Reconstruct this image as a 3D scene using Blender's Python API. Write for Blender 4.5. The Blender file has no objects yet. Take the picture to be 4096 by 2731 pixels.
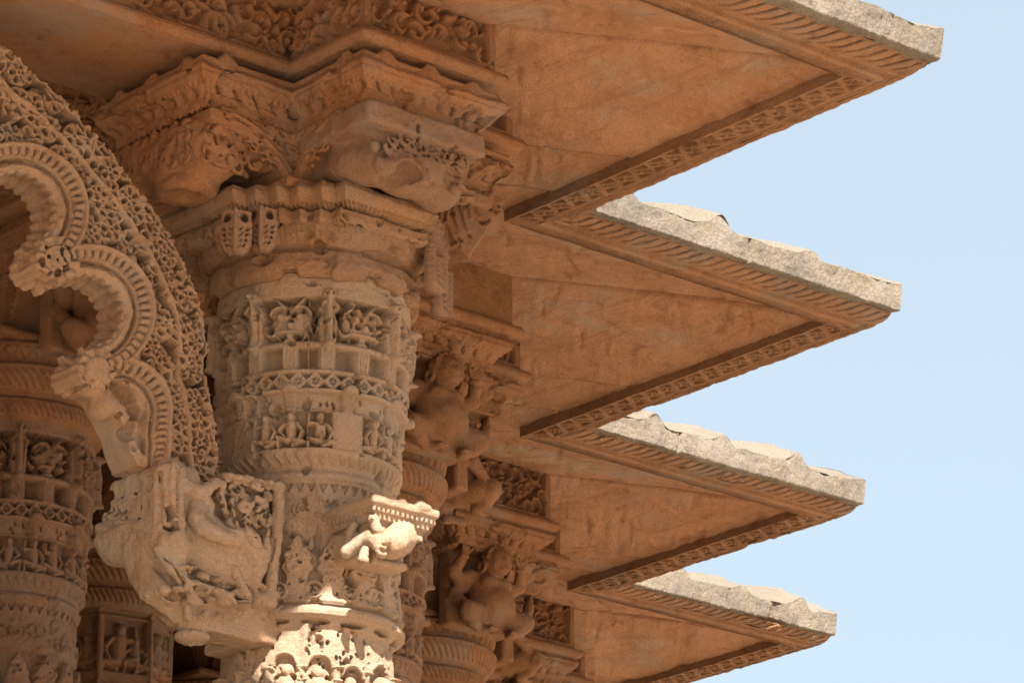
import bpy, math, time
import numpy as np
from math import radians, sin, cos, pi
C = bpy.context.scene.collection
SC = bpy.context.scene
T00 = time.time()

# ------------------------------------------------------------------ camera, sky, sun, exposure
# temple frame: X runs along the long eave edges, Y along the returns, Z up; the camera stands at the origin
FOC, PITCH = 16270.0, radians(20.04)
AZ = math.atan2(15000, 17319)
FH = np.array([sin(AZ), cos(AZ), 0.0])          # horizontal heading
RT = np.array([cos(AZ), -sin(AZ), 0.0])
cd = bpy.data.cameras.new('camera')
cam = bpy.data.objects.new('camera', cd)
C.objects.link(cam)
cam.location = (0, 0, 0)
cam.rotation_euler = (pi / 2 + PITCH, 0, -AZ)
cd.sensor_width = 36
cd.lens = 36 * FOC / 4096
cd.clip_start, cd.clip_end = 0.1, 5000
SC.camera = cam

SUN_AZ, SUN_EL = radians(22), radians(50.3)      # azimuth from -Y toward -X
w = bpy.data.worlds.new('World')
SC.world = w
w.use_nodes = True
nt = w.node_tree
bg = nt.nodes['Background']
sky = nt.nodes.new('ShaderNodeTexSky')
sky.sky_type = 'NISHITA'
sky.sun_disc = False
sky.sun_elevation = SUN_EL
sd = np.array([-sin(SUN_AZ) * cos(SUN_EL), -cos(SUN_AZ) * cos(SUN_EL), sin(SUN_EL)])
sky.sun_rotation = math.atan2(sd[0], sd[1])
sky.altitude = 50
sky.air_density = 1.0
sky.dust_density = 3.0
sky.ozone_density = 1.0
hz = nt.nodes.new('ShaderNodeMix')          # pale dust haze in the sky
hz.data_type = 'RGBA'
hz.inputs[0].default_value = .65
hz.inputs[7].default_value = (2.93, 3.40, 3.58, 1)
nt.links.new(sky.outputs[0], hz.inputs[6])
nt.links.new(hz.outputs[2], bg.inputs[0])
bg.inputs[1].default_value = 0.0488
sl = bpy.data.lights.new('sun', 'SUN')
sl.energy, sl.angle, sl.color = 3.9, radians(0.53), (1.0, 0.955, 0.89)
so = bpy.data.objects.new('sun', sl)
C.objects.link(so)
from mathutils import Vector
so.rotation_euler = Vector(sd).to_track_quat('Z', 'Y').to_euler()
SC.view_settings.view_transform = 'Standard'
SC.view_settings.look = 'None'
SC.view_settings.exposure = 2.42
SC.view_settings.gamma = 1.0
SC.cycles.max_bounces = 3
SC.cycles.diffuse_bounces = 2

# ------------------------------------------------------------------ numeric helpers
def hsh(ix, iy, iz, s=0):
    n = (ix.astype(np.int64) * 374761393 + iy.astype(np.int64) * 668265263 + iz.astype(np.int64) * 2147483629 + s * 974634521) & 0xffffffff
    n = ((n ^ (n >> 13)) * 1274126177) & 0xffffffff
    n = ((n ^ (n >> 15)) * 2246822519) & 0xffffffff
    return ((n ^ (n >> 16)) & 0xffffff).astype(np.float32) / 16777215.0

def vnoise(x, y, z=None, s=0):
    if z is None:
        z = np.zeros_like(x)
    fx, fy, fz = np.floor(x), np.floor(y), np.floor(z)
    tx, ty, tz = (x - fx), (y - fy), (z - fz)
    tx, ty, tz = [t * t * (3 - 2 * t) for t in (tx, ty, tz)]
    r = 0
    for a in (0, 1):
        for b in (0, 1):
            for c in (0, 1):
                if c and np.all(tz == 0):
                    continue
                wt = (tx if a else 1 - tx) * (ty if b else 1 - ty) * (tz if c else 1 - tz)
                r = r + wt * hsh(fx + a, fy + b, fz + c, s)
    return r * 2 - 1

def fbm(x, y, z=None, o=4, s=0):
    r, a, f = 0, 0.5, 1.0
    for i in range(o):
        r = r + a * vnoise(x * f, y * f, None if z is None else z * f, s + i * 17)
        a *= .5
        f *= 2.03
    return r

def sstep(a, b, x):
    t = np.clip((x - a) / (b - a), 0, 1)
    return t * t * (3 - 2 * t)

def voro(x, y, s=0, jit=.85):
    fx, fy = np.floor(x), np.floor(y)
    f1 = np.full(x.shape, 9.0, np.float32)
    f2 = f1.copy()
    idr = np.zeros(x.shape, np.float32)
    z0 = np.zeros_like(fx)
    for a in (-1, 0, 1):
        for b in (-1, 0, 1):
            cx, cy = fx + a, fy + b
            px = cx + .5 + (hsh(cx, cy, z0, s) - .5) * jit
            py = cy + .5 + (hsh(cx, cy, z0, s + 5) - .5) * jit
            d = np.sqrt((px - x) ** 2 + (py - y) ** 2)
            m = d < f1
            f2 = np.where(m, f1, np.minimum(f2, d))
            idr = np.where(m, hsh(cx, cy, z0, s + 11), idr)
            f1 = np.where(m, d, f1)
    return f1, f2, idr

# ------------------------------------------------------------------ materials
def stone(name, c1, c2, c3, stain=.5, bump=.5, grain=1.0, vert=1.0, speck=0.0, streak=0.0):
    m = bpy.data.materials.new(name)
    m.use_nodes = True
    t = m.node_tree
    N, L = t.nodes, t.links
    pb = N['Principled BSDF']
    pb.inputs['Roughness'].default_value = .92
    pb.inputs['Specular IOR Level'].default_value = .15
    geo = N.new('ShaderNodeNewGeometry')
    mp = N.new('ShaderNodeMapping')
    mp.inputs['Scale'].default_value = (1, 1, vert)
    L.new(geo.outputs['Position'], mp.inputs['Vector'])
    def noise(sc, det=6, rough=.6, vec=None, dist=0):
        n = N.new('ShaderNodeTexNoise')
        n.inputs['Scale'].default_value = sc
        n.inputs['Detail'].default_value = det
        n.inputs['Roughness'].default_value = rough
        n.inputs['Distortion'].default_value = dist
        L.new(vec or mp.outputs[0], n.inputs['Vector'])
        return n.outputs['Fac']
    def ramp(v, a, b):
        r = N.new('ShaderNodeMapRange')
        r.interpolation_type = 'SMOOTHSTEP'
        r.inputs[1].default_value, r.inputs[2].default_value = a, b
        L.new(v, r.inputs[0])
        return r.outputs[0]
    def mix(f, a, b, typ='MIX'):
        x = N.new('ShaderNodeMix')
        x.data_type = 'RGBA'
        x.blend_type = typ
        for i, q in ((0, f), (6, a), (7, b)):
            if hasattr(q, 'links') or hasattr(q, 'is_linked'):
                L.new(q, x.inputs[i])
            elif i == 0:
                x.inputs[0].default_value = q
            else:
                x.inputs[i].default_value = (*q, 1) if len(q) == 3 else q
        return x.outputs[2]
    a = ramp(noise(3.2, 7, .62, dist=.4), .36, .66)
    b = ramp(noise(9.0, 8, .7), .48, .74)
    col = mix(a, c1, c2)
    mm = N.new('ShaderNodeMath')
    mm.operation = 'MULTIPLY'
    L.new(b, mm.inputs[0])
    mm.inputs[1].default_value = stain
    col = mix(mm.outputs[0], col, c3)
    g = noise(160, 3, .7, geo.outputs['Position'])
    gr = ramp(g, .25, .75)
    v = N.new('ShaderNodeMapRange')
    v.inputs[3].default_value, v.inputs[4].default_value = 1 - .24 * grain, 1 + .20 * grain
    L.new(gr, v.inputs[0])
    mv = N.new('ShaderNodeVectorMath')
    mv.operation = 'SCALE'
    L.new(col, mv.inputs[0])
    L.new(v.outputs[0], mv.inputs['Scale'])
    outc = mv.outputs[0]
    lum = .35 * c1[0] + .5 * c1[1] + .15 * c1[2]     # grey weathered patches and dark dirt blotches
    for sc_, lo_, hi_, am, cc in ((1.7, .50, .64, .42, (lum * 1.12, lum * 1.0, lum * .86)), (4.3, .56, .68, .50, tuple(q * .55 for q in c3)), (23, .60, .70, .45, tuple(q * .6 for q in c3))):
        pn_ = ramp(noise(sc_, 9, .74, dist=.3), lo_, hi_)
        kk = N.new('ShaderNodeMath'); kk.operation = 'MULTIPLY'
        L.new(pn_, kk.inputs[0]); kk.inputs[1].default_value = am
        outc = mix(kk.outputs[0], outc, cc)
    if streak:                                   # chisel and run-off streaks, one grain direction
        m2 = N.new('ShaderNodeMapping')
        m2.inputs['Rotation'].default_value = (0, 0, AZ)
        m2.inputs['Scale'].default_value = (9, .9, 3)
        L.new(geo.outputs['Position'], m2.inputs['Vector'])
        st = ramp(noise(1.6, 7, .72, m2.outputs[0]), .50, .68)
        k2 = N.new('ShaderNodeMath'); k2.operation = 'MULTIPLY'
        L.new(st, k2.inputs[0]); k2.inputs[1].default_value = streak
        outc = mix(k2.outputs[0], outc, c3)
        pl = ramp(noise(2.3, 8, .75, geo.outputs['Position']), .56, .66)
        k3 = N.new('ShaderNodeMath'); k3.operation = 'MULTIPLY'
        L.new(pl, k3.inputs[0]); k3.inputs[1].default_value = streak * .8
        outc = mix(k3.outputs[0], outc, tuple(min(.6, q * 1.25 + .02) for q in c1))
    if speck:
        sp = ramp(noise(55, 2, .5, geo.outputs['Position']), .70, .76)
        k = N.new('ShaderNodeMath'); k.operation = 'MULTIPLY'
        L.new(sp, k.inputs[0]); k.inputs[1].default_value = speck
        outc = mix(k.outputs[0], outc, tuple(q * .35 for q in c3))
    L.new(outc, pb.inputs['Base Color'])
    h1 = noise(190, 4, .75, geo.outputs['Position'])
    h2 = noise(46, 7, .75, geo.outputs['Position'])
    ad = N.new('ShaderNodeMath')
    ad.operation = 'MULTIPLY_ADD'
    L.new(h2, ad.inputs[0])
    ad.inputs[1].default_value = 3.0
    L.new(h1, ad.inputs[2])
    bp = N.new('ShaderNodeBump')
    bp.inputs['Strength'].default_value = bump
    bp.inputs['Distance'].default_value = .010
    L.new(ad.outputs[0], bp.inputs['Height'])
    L.new(bp.outputs[0], pb.inputs['Normal'])
    return m

M_BEIGE = stone('weathered_tan_sandstone', (.43, .287, .19), (.35, .25, .175), (.42, .23, .122), .6, .8, 1.1)
M_ARCH = stone('warm_tan_sandstone', (.40, .245, .15), (.33, .21, .135), (.39, .20, .10), .6, .8, 1.1)
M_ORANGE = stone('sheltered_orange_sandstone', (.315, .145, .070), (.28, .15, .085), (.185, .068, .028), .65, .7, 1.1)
M_TAN = stone('scuffed_tan_orange_sandstone', (.33, .178, .095), (.28, .17, .11), (.25, .10, .04), .65, .8, 1.1)
M_SOFFIT = stone('soffit_sandstone', (.42, .225, .128), (.35, .18, .096), (.25, .108, .05), .55, .8, 1.2, 1.0, .45, .55)
M_TRIM = stone('eave_trim_sandstone', (.31, .165, .09), (.25, .13, .07), (.17, .075, .036), .75, .8, 1.2, 1.0, .3)
M_GREY = stone('grey_weathered_sandstone', (.27, .222, .168), (.175, .148, .118), (.32, .245, .155), .6, 1.0, 1.7, 1.0, .5, .35)
M_ROOF = stone('roof_stone', (.20, .165, .125), (.17, .14, .105), (.15, .125, .10), .5, .8, 1.2)  # base tone of the roof slopes, darker than the eave edge
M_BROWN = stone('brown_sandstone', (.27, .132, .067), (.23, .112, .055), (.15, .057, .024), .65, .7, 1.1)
M_PINK = stone('pink_sandstone', (.29, .165, .105), (.25, .145, .09), (.20, .095, .052), .6, .8, 1.1)
M_GROUND = stone('sandy_ground', (.43, .325, .225), (.38, .29, .20), (.32, .24, .16), .5, .4)
M_PAVE = stone('pale_paving', (.50, .36, .23), (.45, .32, .21), (.40, .28, .17), .5, .4)

# ------------------------------------------------------------------ object helpers
def link(o, parent=None):
    C.objects.link(o)
    if parent is not None:
        o.parent = parent
    return o

def mesh(name, V, Q, m, parent=None, smooth=True, extra=None, rel=True):
    """V (n,3) world coordinates, Q (k,4) quads; extra: list of ngons."""
    V = np.asarray(V, np.float32).reshape(-1, 3)
    if parent is not None and rel:
        V = V - np.array(parent.get('_o', (0, 0, 0)), np.float32)
    me = bpy.data.meshes.new(name)
    Q = np.asarray(Q, np.int32).reshape(-1, 4)
    lv = Q.ravel()
    ls = np.arange(0, len(lv), 4, dtype=np.int32)
    tot = np.full(len(Q), 4, np.int32)
    if extra:
        for e in extra:
            ls = np.append(ls, len(lv)).astype(np.int32)
            lv = np.append(lv, np.array(e, np.int32)).astype(np.int32)
            tot = np.append(tot, len(e)).astype(np.int32)
    me.vertices.add(len(V))
    me.vertices.foreach_set('co', V.ravel())
    me.loops.add(len(lv))
    me.loops.foreach_set('vertex_index', lv)
    me.polygons.add(len(ls))
    me.polygons.foreach_set('loop_start', ls)
    me.polygons.foreach_set('loop_total', tot)
    me.update(calc_edges=True)
    if smooth:
        me.polygons.foreach_set('use_smooth', np.ones(len(ls), bool))
    me.materials.append(m)
    o = bpy.data.objects.new(name, me)
    link(o, parent)
    if parent is not None and '_o' in parent:
        o['_o'] = parent['_o']
    return o

def thing(name, label, cat, loc, group=None):
    o = bpy.data.objects.new(name, None)
    C.objects.link(o)
    o.location = loc
    o['_o'] = tuple(float(q) for q in loc)
    o['label'], o['category'], o['kind'] = label, cat, 'thing'
    if group:
        o['group'] = group
    o.empty_display_size = .1
    return o

def tag(o, label, cat, group=None):
    o['label'], o['category'] = label, cat
    if group:
        o['group'] = group
    return o

def dup(root, loc, label, group=None):
    r = root.copy()
    C.objects.link(r)
    r.location = loc
    r['label'] = label
    if group:
        r['group'] = group
    for ch in list(root.children):
        c = ch.copy(); C.objects.link(c); c.parent = r
        for g in list(ch.children):
            d = g.copy(); C.objects.link(d); d.parent = c
    return r

def gridq(nu, nv, wrap=False):
    """quads of a grid stored [nv, nu]"""
    i = np.arange(nu if wrap else nu - 1)
    j = np.arange(nv - 1)
    I, J = np.meshgrid(i, j)
    I2 = (I + 1) % nu
    return np.stack([J * nu + I, J * nu + I2, (J + 1) * nu + I2, (J + 1) * nu + I], -1).reshape(-1, 4)

# ------------------------------------------------------------------ relief canvas (height in metres over a W x H field)
class Cv:
    def __init__(s, W, H, nu, nv, wrap=False):
        s.W, s.H, s.nu, s.nv, s.wrap = W, H, nu, nv, wrap
        s.x = np.linspace(0, W, nu, endpoint=not wrap).astype(np.float32)
        s.y = np.linspace(0, H, nv).astype(np.float32)
        s.h = np.zeros((nv, nu), np.float32)
        s.dx = W / (nu if wrap else nu - 1)
        s.dy = H / (nv - 1)
    def XY(s):
        return np.meshgrid(s.x, s.y)
    def win(s, x0, x1, y0, y1):
        i0, i1 = int(math.floor(x0 / s.dx)), int(math.ceil(x1 / s.dx)) + 1
        j0, j1 = max(0, int(math.floor(y0 / s.dy))), min(s.nv, int(math.ceil(y1 / s.dy)) + 1)
        if not s.wrap:
            i0, i1 = max(0, i0), min(s.nu, i1)
        if i1 <= i0 or j1 <= j0:
            return None
        ii = np.arange(i0, i1)
        jj = np.arange(j0, j1)
        X, Y = np.meshgrid(ii * s.dx, jj * s.dy)
        return np.ix_(jj, ii % s.nu), X, Y
    def up(s, wn, val, base=None):
        ix = wn[0]
        s.h[ix] = np.maximum(s.h[ix], val)
    def ell(s, cx, cy, rx, ry, h, a=0, base=0.0, flat=1.0):
        R = max(rx, ry)
        wn = s.win(cx - R, cx + R, cy - R, cy + R)
        if wn is None: return
        X, Y = wn[1] - cx, wn[2] - cy
        if a:
            X, Y = X * cos(a) + Y * sin(a), -X * sin(a) + Y * cos(a)
        r = (X / rx) ** 2 + (Y / ry) ** 2
        s.up(wn, np.where(r < 1, base + h * np.sqrt(np.clip(1 - r, 0, 1)) ** flat, -9))
    def cap(s, x0, y0, x1, y1, r0, r1, h, base=0.0, flat=1.0):
        R = max(r0, r1)
        wn = s.win(min(x0, x1) - R, max(x0, x1) + R, min(y0, y1) - R, max(y0, y1) + R)
        if wn is None: return
        dx, dy = x1 - x0, y1 - y0
        L = dx * dx + dy * dy + 1e-9
        t = np.clip(((wn[1] - x0) * dx + (wn[2] - y0) * dy) / L, 0, 1)
        r = r0 + (r1 - r0) * t
        d2 = (wn[1] - x0 - t * dx) ** 2 + (wn[2] - y0 - t * dy) ** 2
        q = 1 - d2 / (r * r)
        s.up(wn, np.where(q > 0, base + h * np.sqrt(np.clip(q, 0, 1)) ** flat, -9))
    def poly(s, pts, r0, r1, h, base=0.0):
        n = len(pts) - 1
        for k in range(n):
            a, b = pts[k], pts[k + 1]
            s.cap(a[0], a[1], b[0], b[1], r0 + (r1 - r0) * k / n, r0 + (r1 - r0) * (k + 1) / n, h, base)
    def arc(s, cx, cy, R, a0, a1, r0, r1, h, base=0.0, shrink=0.0, n=9):
        pts = []
        for k in range(n + 1):
            t = k / n
            a = a0 + (a1 - a0) * t
            q = R * (1 - shrink * t)
            pts.append((cx + q * cos(a), cy + q * sin(a)))
        s.poly(pts, r0, r1, h, base)
    def drill(s, cx, cy, rx, ry, depth, a=0, soft=.35):
        R = max(rx, ry) * 1.1
        wn = s.win(cx - R, cx + R, cy - R, cy + R)
        if wn is None: return
        X, Y = wn[1] - cx, wn[2] - cy
        if a:
            X, Y = X * cos(a) + Y * sin(a), -X * sin(a) + Y * cos(a)
        r = np.sqrt((X / rx) ** 2 + (Y / ry) ** 2)
        t = 1 - sstep(1 - soft, 1.05, r)
        s.h[wn[0]] -= depth * t
    def box(s, x0, x1, y0, y1, h, soft=.004, mode='max'):
        wn = s.win(x0 - soft, x1 + soft, y0 - soft, y1 + soft)
        if wn is None: return
        X, Y = wn[1], wn[2]
        d = np.maximum(np.maximum(x0 - X, X - x1), np.maximum(y0 - Y, Y - y1))
        t = 1 - sstep(-soft, soft, d)
        if mode == 'max':
            s.h[wn[0]] = np.maximum(s.h[wn[0]], h * t)
        elif mode == 'add':
            s.h[wn[0]] += h * t
        else:
            s.h[wn[0]] = s.h[wn[0]] * (1 - t) + h * t
    def tri(s, p, q, r, depth, soft=.003):
        """cut a triangle"""
        P = np.array([p, q, r], float)
        wn = s.win(P[:, 0].min() - soft, P[:, 0].max() + soft, P[:, 1].min() - soft, P[:, 1].max() + soft)
        if wn is None: return
        d = np.full(wn[1].shape, -9.0)
        c = P.mean(0)
        for k in range(3):
            a, b = P[k], P[(k + 1) % 3]
            n = np.array([b[1] - a[1], a[0] - b[0]]); n /= np.linalg.norm(n) + 1e-9
            if n @ (c - a) > 0: n = -n
            d = np.maximum(d, (wn[1] - a[0]) * n[0] + (wn[2] - a[1]) * n[1])
        s.h[wn[0]] -= depth * (1 - sstep(-soft, soft * .5, d))
    def erode(s, amp, f, seed=0, o=4):
        X, Y = s.XY()
        if s.wrap:
            th = X / s.W * 2 * pi
            R = s.W / 2 / pi
            s.h += amp * fbm(np.cos(th) * R * f + 50, np.sin(th) * R * f + 50, Y * f, o, seed)
        else:
            s.h += amp * fbm(X * f + 50, Y * f + 50, None, o, seed)

# --- carved motifs
def curls(c, x0, x1, y0, y1, seed, size=.055, h=.03, holes=True, dens=1.0):
    """worm-like foliage scrolls on a recessed ground"""
    rg = np.random.RandomState(seed)
    c.box(x0, x1, y0, y1, -h, .006, 'set')
    nx, ny = max(1, int((x1 - x0) / size * dens)), max(1, int(round((y1 - y0) / size * dens)))
    for j in range(ny):
        for i in range(nx):
            cx = x0 + (i + .5 + rg.uniform(-.3, .3) + (.5 if j % 2 else 0)) * (x1 - x0) / nx
            cy = y0 + (j + .5 + rg.uniform(-.25, .25)) * (y1 - y0) / ny
            if not (x0 + .1 * size < cx < x1 - .1 * size): continue
            R = size * rg.uniform(.32, .62)
            a = rg.uniform(0, 6.28)
            sgn = rg.choice((-1, 1))
            c.arc(cx, cy, R, a, a + sgn * rg.uniform(3.2, 5.2), size * .10, size * .17, h * rg.uniform(.8, 1.05), -h, rg.uniform(.2, .6))
            b = a + rg.uniform(1.5, 4)
            c.ell(cx + R * .3 * cos(b), cy + R * .3 * sin(b), size * .2, size * .14, h * .9, b, -h)
            for k in range(2):
                b2 = rg.uniform(0, 6.28)
                px, py = cx + 1.2 * R * cos(b2), cy + 1.2 * R * sin(b2)
                c.cap(px, py, px + R * .9 * cos(b2 + 1), py + R * .9 * sin(b2 + 1), size * .08, size * .14, h * .85, -h)
                if holes:
                    c.drill(px, py, size * .07, size * .1, h * .5, b2)

def foliage(X, Y, seed, cell=.07, depth=.07, wx=1.0):
    """pierced rosettes and leaves divided by drilled petal-shaped holes, as a height array"""
    wX = (X + .007 * fbm(X * 18, Y * 18, None, 2, seed)) / cell
    wY = (Y + .007 * fbm(X * 18 + 9, Y * 18 + 4, None, 2, seed + 3)) / cell
    fx, fy = np.floor(wX), np.floor(wY)
    f1 = np.full(X.shape, 9.0); f2 = f1.copy(); th = np.zeros(X.shape); r = np.zeros(X.shape)
    z0 = np.zeros_like(fx)
    for a in (-1, 0, 1):
        for b in (-1, 0, 1):
            cx, cy = fx + a, fy + b
            px = wX - (cx + .5 + (hsh(cx, cy, z0, seed) - .5) * .6)
            py = wY - (cy + .5 + (hsh(cx, cy, z0, seed + 5) - .5) * .6)
            d = np.hypot(px, py)
            m = d < f1
            f2 = np.where(m, f1, np.minimum(f2, d))
            th = np.where(m, np.arctan2(py, px), th)
            r = np.where(m, hsh(cx, cy, z0, seed + 11), r)
            f1 = np.where(m, d, f1)
    e = f2 - f1
    n = 3 + np.floor(r * 3.999)
    pet = np.cos(n * th + r * 50)
    hole = sstep(.12, .30, pet) * sstep(.16, .21, f1) * (1 - sstep(.39, .45, f1)) * sstep(.08, .18, e)
    core = (1 - sstep(.05, .08, f1)) * (r > .35)
    corner = sstep(.57, .63, f1)
    leaf = .010 * np.clip(1 - np.abs(pet + .55) * 1.4, 0, 1) * sstep(.12, .25, f1) * sstep(.02, .2, e)
    vein = -.006 * np.exp(-((pet + 1) / .04) ** 2) * sstep(.15, .3, f1)
    return leaf + vein + .009 * np.sqrt(np.clip(1 - (f1 / .17) ** 2, 0, 1)) - depth * np.maximum(hole, corner) - .5 * depth * core

def seated(c, x, y, s, h, rg, base=0.0):
    """little seated figure, height s, feet at y"""
    f = rg.choice((-1, 1))
    def E(u, v, a, b, k, an=0): c.ell(x + f * u * s, y + v * s, a * s, b * s, h * k, f * an, base)
    def K(u0, v0, u1, v1, a, b, k): c.cap(x + f * u0 * s, y + v0 * s, x + f * u1 * s, y + v1 * s, a * s, b * s, h * k, base)
    K(0, .22, .02, .62, .17, .19, .85)
    E(.02, .84, .13, .15, 1.05)
    K(-.17, .62, -.32, .42, .07, .06, .8); K(-.32, .42, -.22, .2, .06, .06, .85)
    if rg.rand() < .5:
        K(.2, .64, .36, .62, .07, .06, .8); K(.36, .62, .34, .9, .06, .06, .8)
    else:
        K(.2, .62, .36, .45, .07, .06, .8); K(.36, .45, .2, .3, .06, .05, .8)
    K(-.08, .16, -.38, .12, .1, .08, .95); K(-.38, .12, -.05, .02, .07, .06, .9)
    K(.1, .16, .38, .26, .1, .08, .95); K(.38, .26, .36, .0, .07, .06, .9)

def lion_mask(c, x, y, s, h, base):
    """grinning mask with bulging eyes, width s"""
    c.ell(x, y, .48 * s, .42 * s, h * .75, 0, base, .5)
    for q in (-1, 1):
        c.ell(x + q * .2 * s, y + .12 * s, .12 * s, .115 * s, h * 1.15, 0, base)
        c.arc(x + q * .22 * s, y + .14 * s, .2 * s, pi / 2 - q * 1.3, pi / 2 + q * 1.0, .05 * s, .035 * s, h * .95, base)
        c.cap(x + q * .12 * s, y + .32 * s, x + q * .3 * s, y + .52 * s, .07 * s, .03 * s, h * .95, base)
        c.arc(x + q * .42 * s, y - .12 * s, .13 * s, 0, q * 4.2, .045 * s, .06 * s, h * .9, base)
        c.drill(x + q * .17 * s, y - .27 * s, .1 * s, .08 * s, h * 1.1, q * .4)
        c.drill(x + q * .42 * s, y + .33 * s, .09 * s, .06 * s, h * 1.2, -q * .5)
        c.drill(x + q * .5 * s, y - .05 * s, .05 * s, .1 * s, h * 1.1, q * .3)
    c.ell(x, y - .05 * s, .1 * s, .13 * s, h * 1.2, 0, base)
    c.cap(x - .28 * s, y - .2 * s, x + .28 * s, y - .2 * s, .055 * s, .055 * s, h, base)
    c.ell(x, y - .38 * s, .2 * s, .09 * s, h * .8, 0, base)

def chain(c, x, y0, y1, r, h, base):
    """hanging chain with a bell"""
    c.cap(x, y1, x, y0 + 2.5 * r, r * .75, r * .8, h, base, .6)
    c.ell(x, y1, r * 1.2, r * 1.3, h * 1.15, 0, base)
    for q in (-1, 1):
        c.drill(x + q * r * .45, y1, r * .25, r * .3, h * .5)
        c.cap(x + q * r * .7, y1 - 1.4 * r, x + q * r * 1.7, y1 - 2.6 * r, r * .55, r * .3, h * .9, base)
    c.ell(x, y0 + 2 * r, r * 1.35, r * 2.1, h * 1.2, 0, base)
    c.ell(x, y0, r * .6, r * 1.0, h, 0, base)
    for k in range(5):
        a = .5 + k * .55
        c.drill(x + r * .75 * cos(a + 3.1), y0 + 2 * r + r * 1.2 * sin(a + 3.1), r * .22, r * .22, h * .5)

def diamonds(c, x0, x1, y0, y1, per, depth, phase=0.0):
    n = int(round((x1 - x0) / per))
    ym, hh = (y0 + y1) / 2, (y1 - y0) / 2
    for k in range(n):
        xa = x0 + (k + phase) * (x1 - x0) / n
        p = (x1 - x0) / n
        for q in (-1, 1):
            c.tri((xa - .36 * p, ym + q * hh), (xa + .36 * p, ym + q * hh), (xa, ym + q * hh * .18), depth)
        xc = xa + p / 2
        for m in range(8):
            a = m * pi / 4
            c.drill(xc + .17 * p * cos(a), ym + .17 * p * sin(a), .11 * p, .03 * p, depth * .4, a)

def pointed_leaf(c, x, y0, y1, w, h, base, rg):
    """upright pointed leaf panel with drilled curls"""
    H = y1 - y0
    wn = c.win(x - w / 2, x + w / 2, y0, y1)
    if wn is None: return
    t = (wn[2] - y0) / H
    half = w / 2 * np.where(t < .45, .86 + .14 * np.sin(t * 14), .98 * np.clip(1 - ((t - .45) / .56) ** 2.2, 0, 1) * (1 + .07 * np.sin(t * 40)))
    d = (np.abs(wn[1] - x) - half)
    c.up(wn, base + h * (1 - sstep(-.008, .001, d)) * (.75 + .25 * np.cos((wn[1] - x) / w * 3)))
    for k in range(int(11 * w / .12)):
        u, v = rg.uniform(-.4, .4), rg.uniform(.04, .9)
        if abs(u) < .48 * (1 - max(0, v - .5) * 1.5):
            c.drill(x + u * w, y0 + v * H, rg.uniform(.004, .011), rg.uniform(.004, .008), h * rg.uniform(.5, 1.1), rg.uniform(0, 3))
    for k in range(4):
        u, v = rg.uniform(-.25, .25), rg.uniform(.2, .75)
        c.arc(x + u * w, y0 + v * H, w * .13, rg.uniform(0, 6), rg.uniform(6, 10), .006, .009, .007, base + h * .9)
    c.arc(x + w / 2, y0 + .17 * H, w * .24, 0, 6.28, .008, .008, h * 1.1, base)
    c.ell(x + w / 2, y0 + .17 * H, w * .17, w * .17, h * 1.1, 0, base)
    for k in range(4):
        c.drill(x + w / 2 + rg.uniform(-.09, .09) * w, y0 + .17 * H + rg.uniform(-.09, .09) * w, .005, .005, h * .7)

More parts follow.
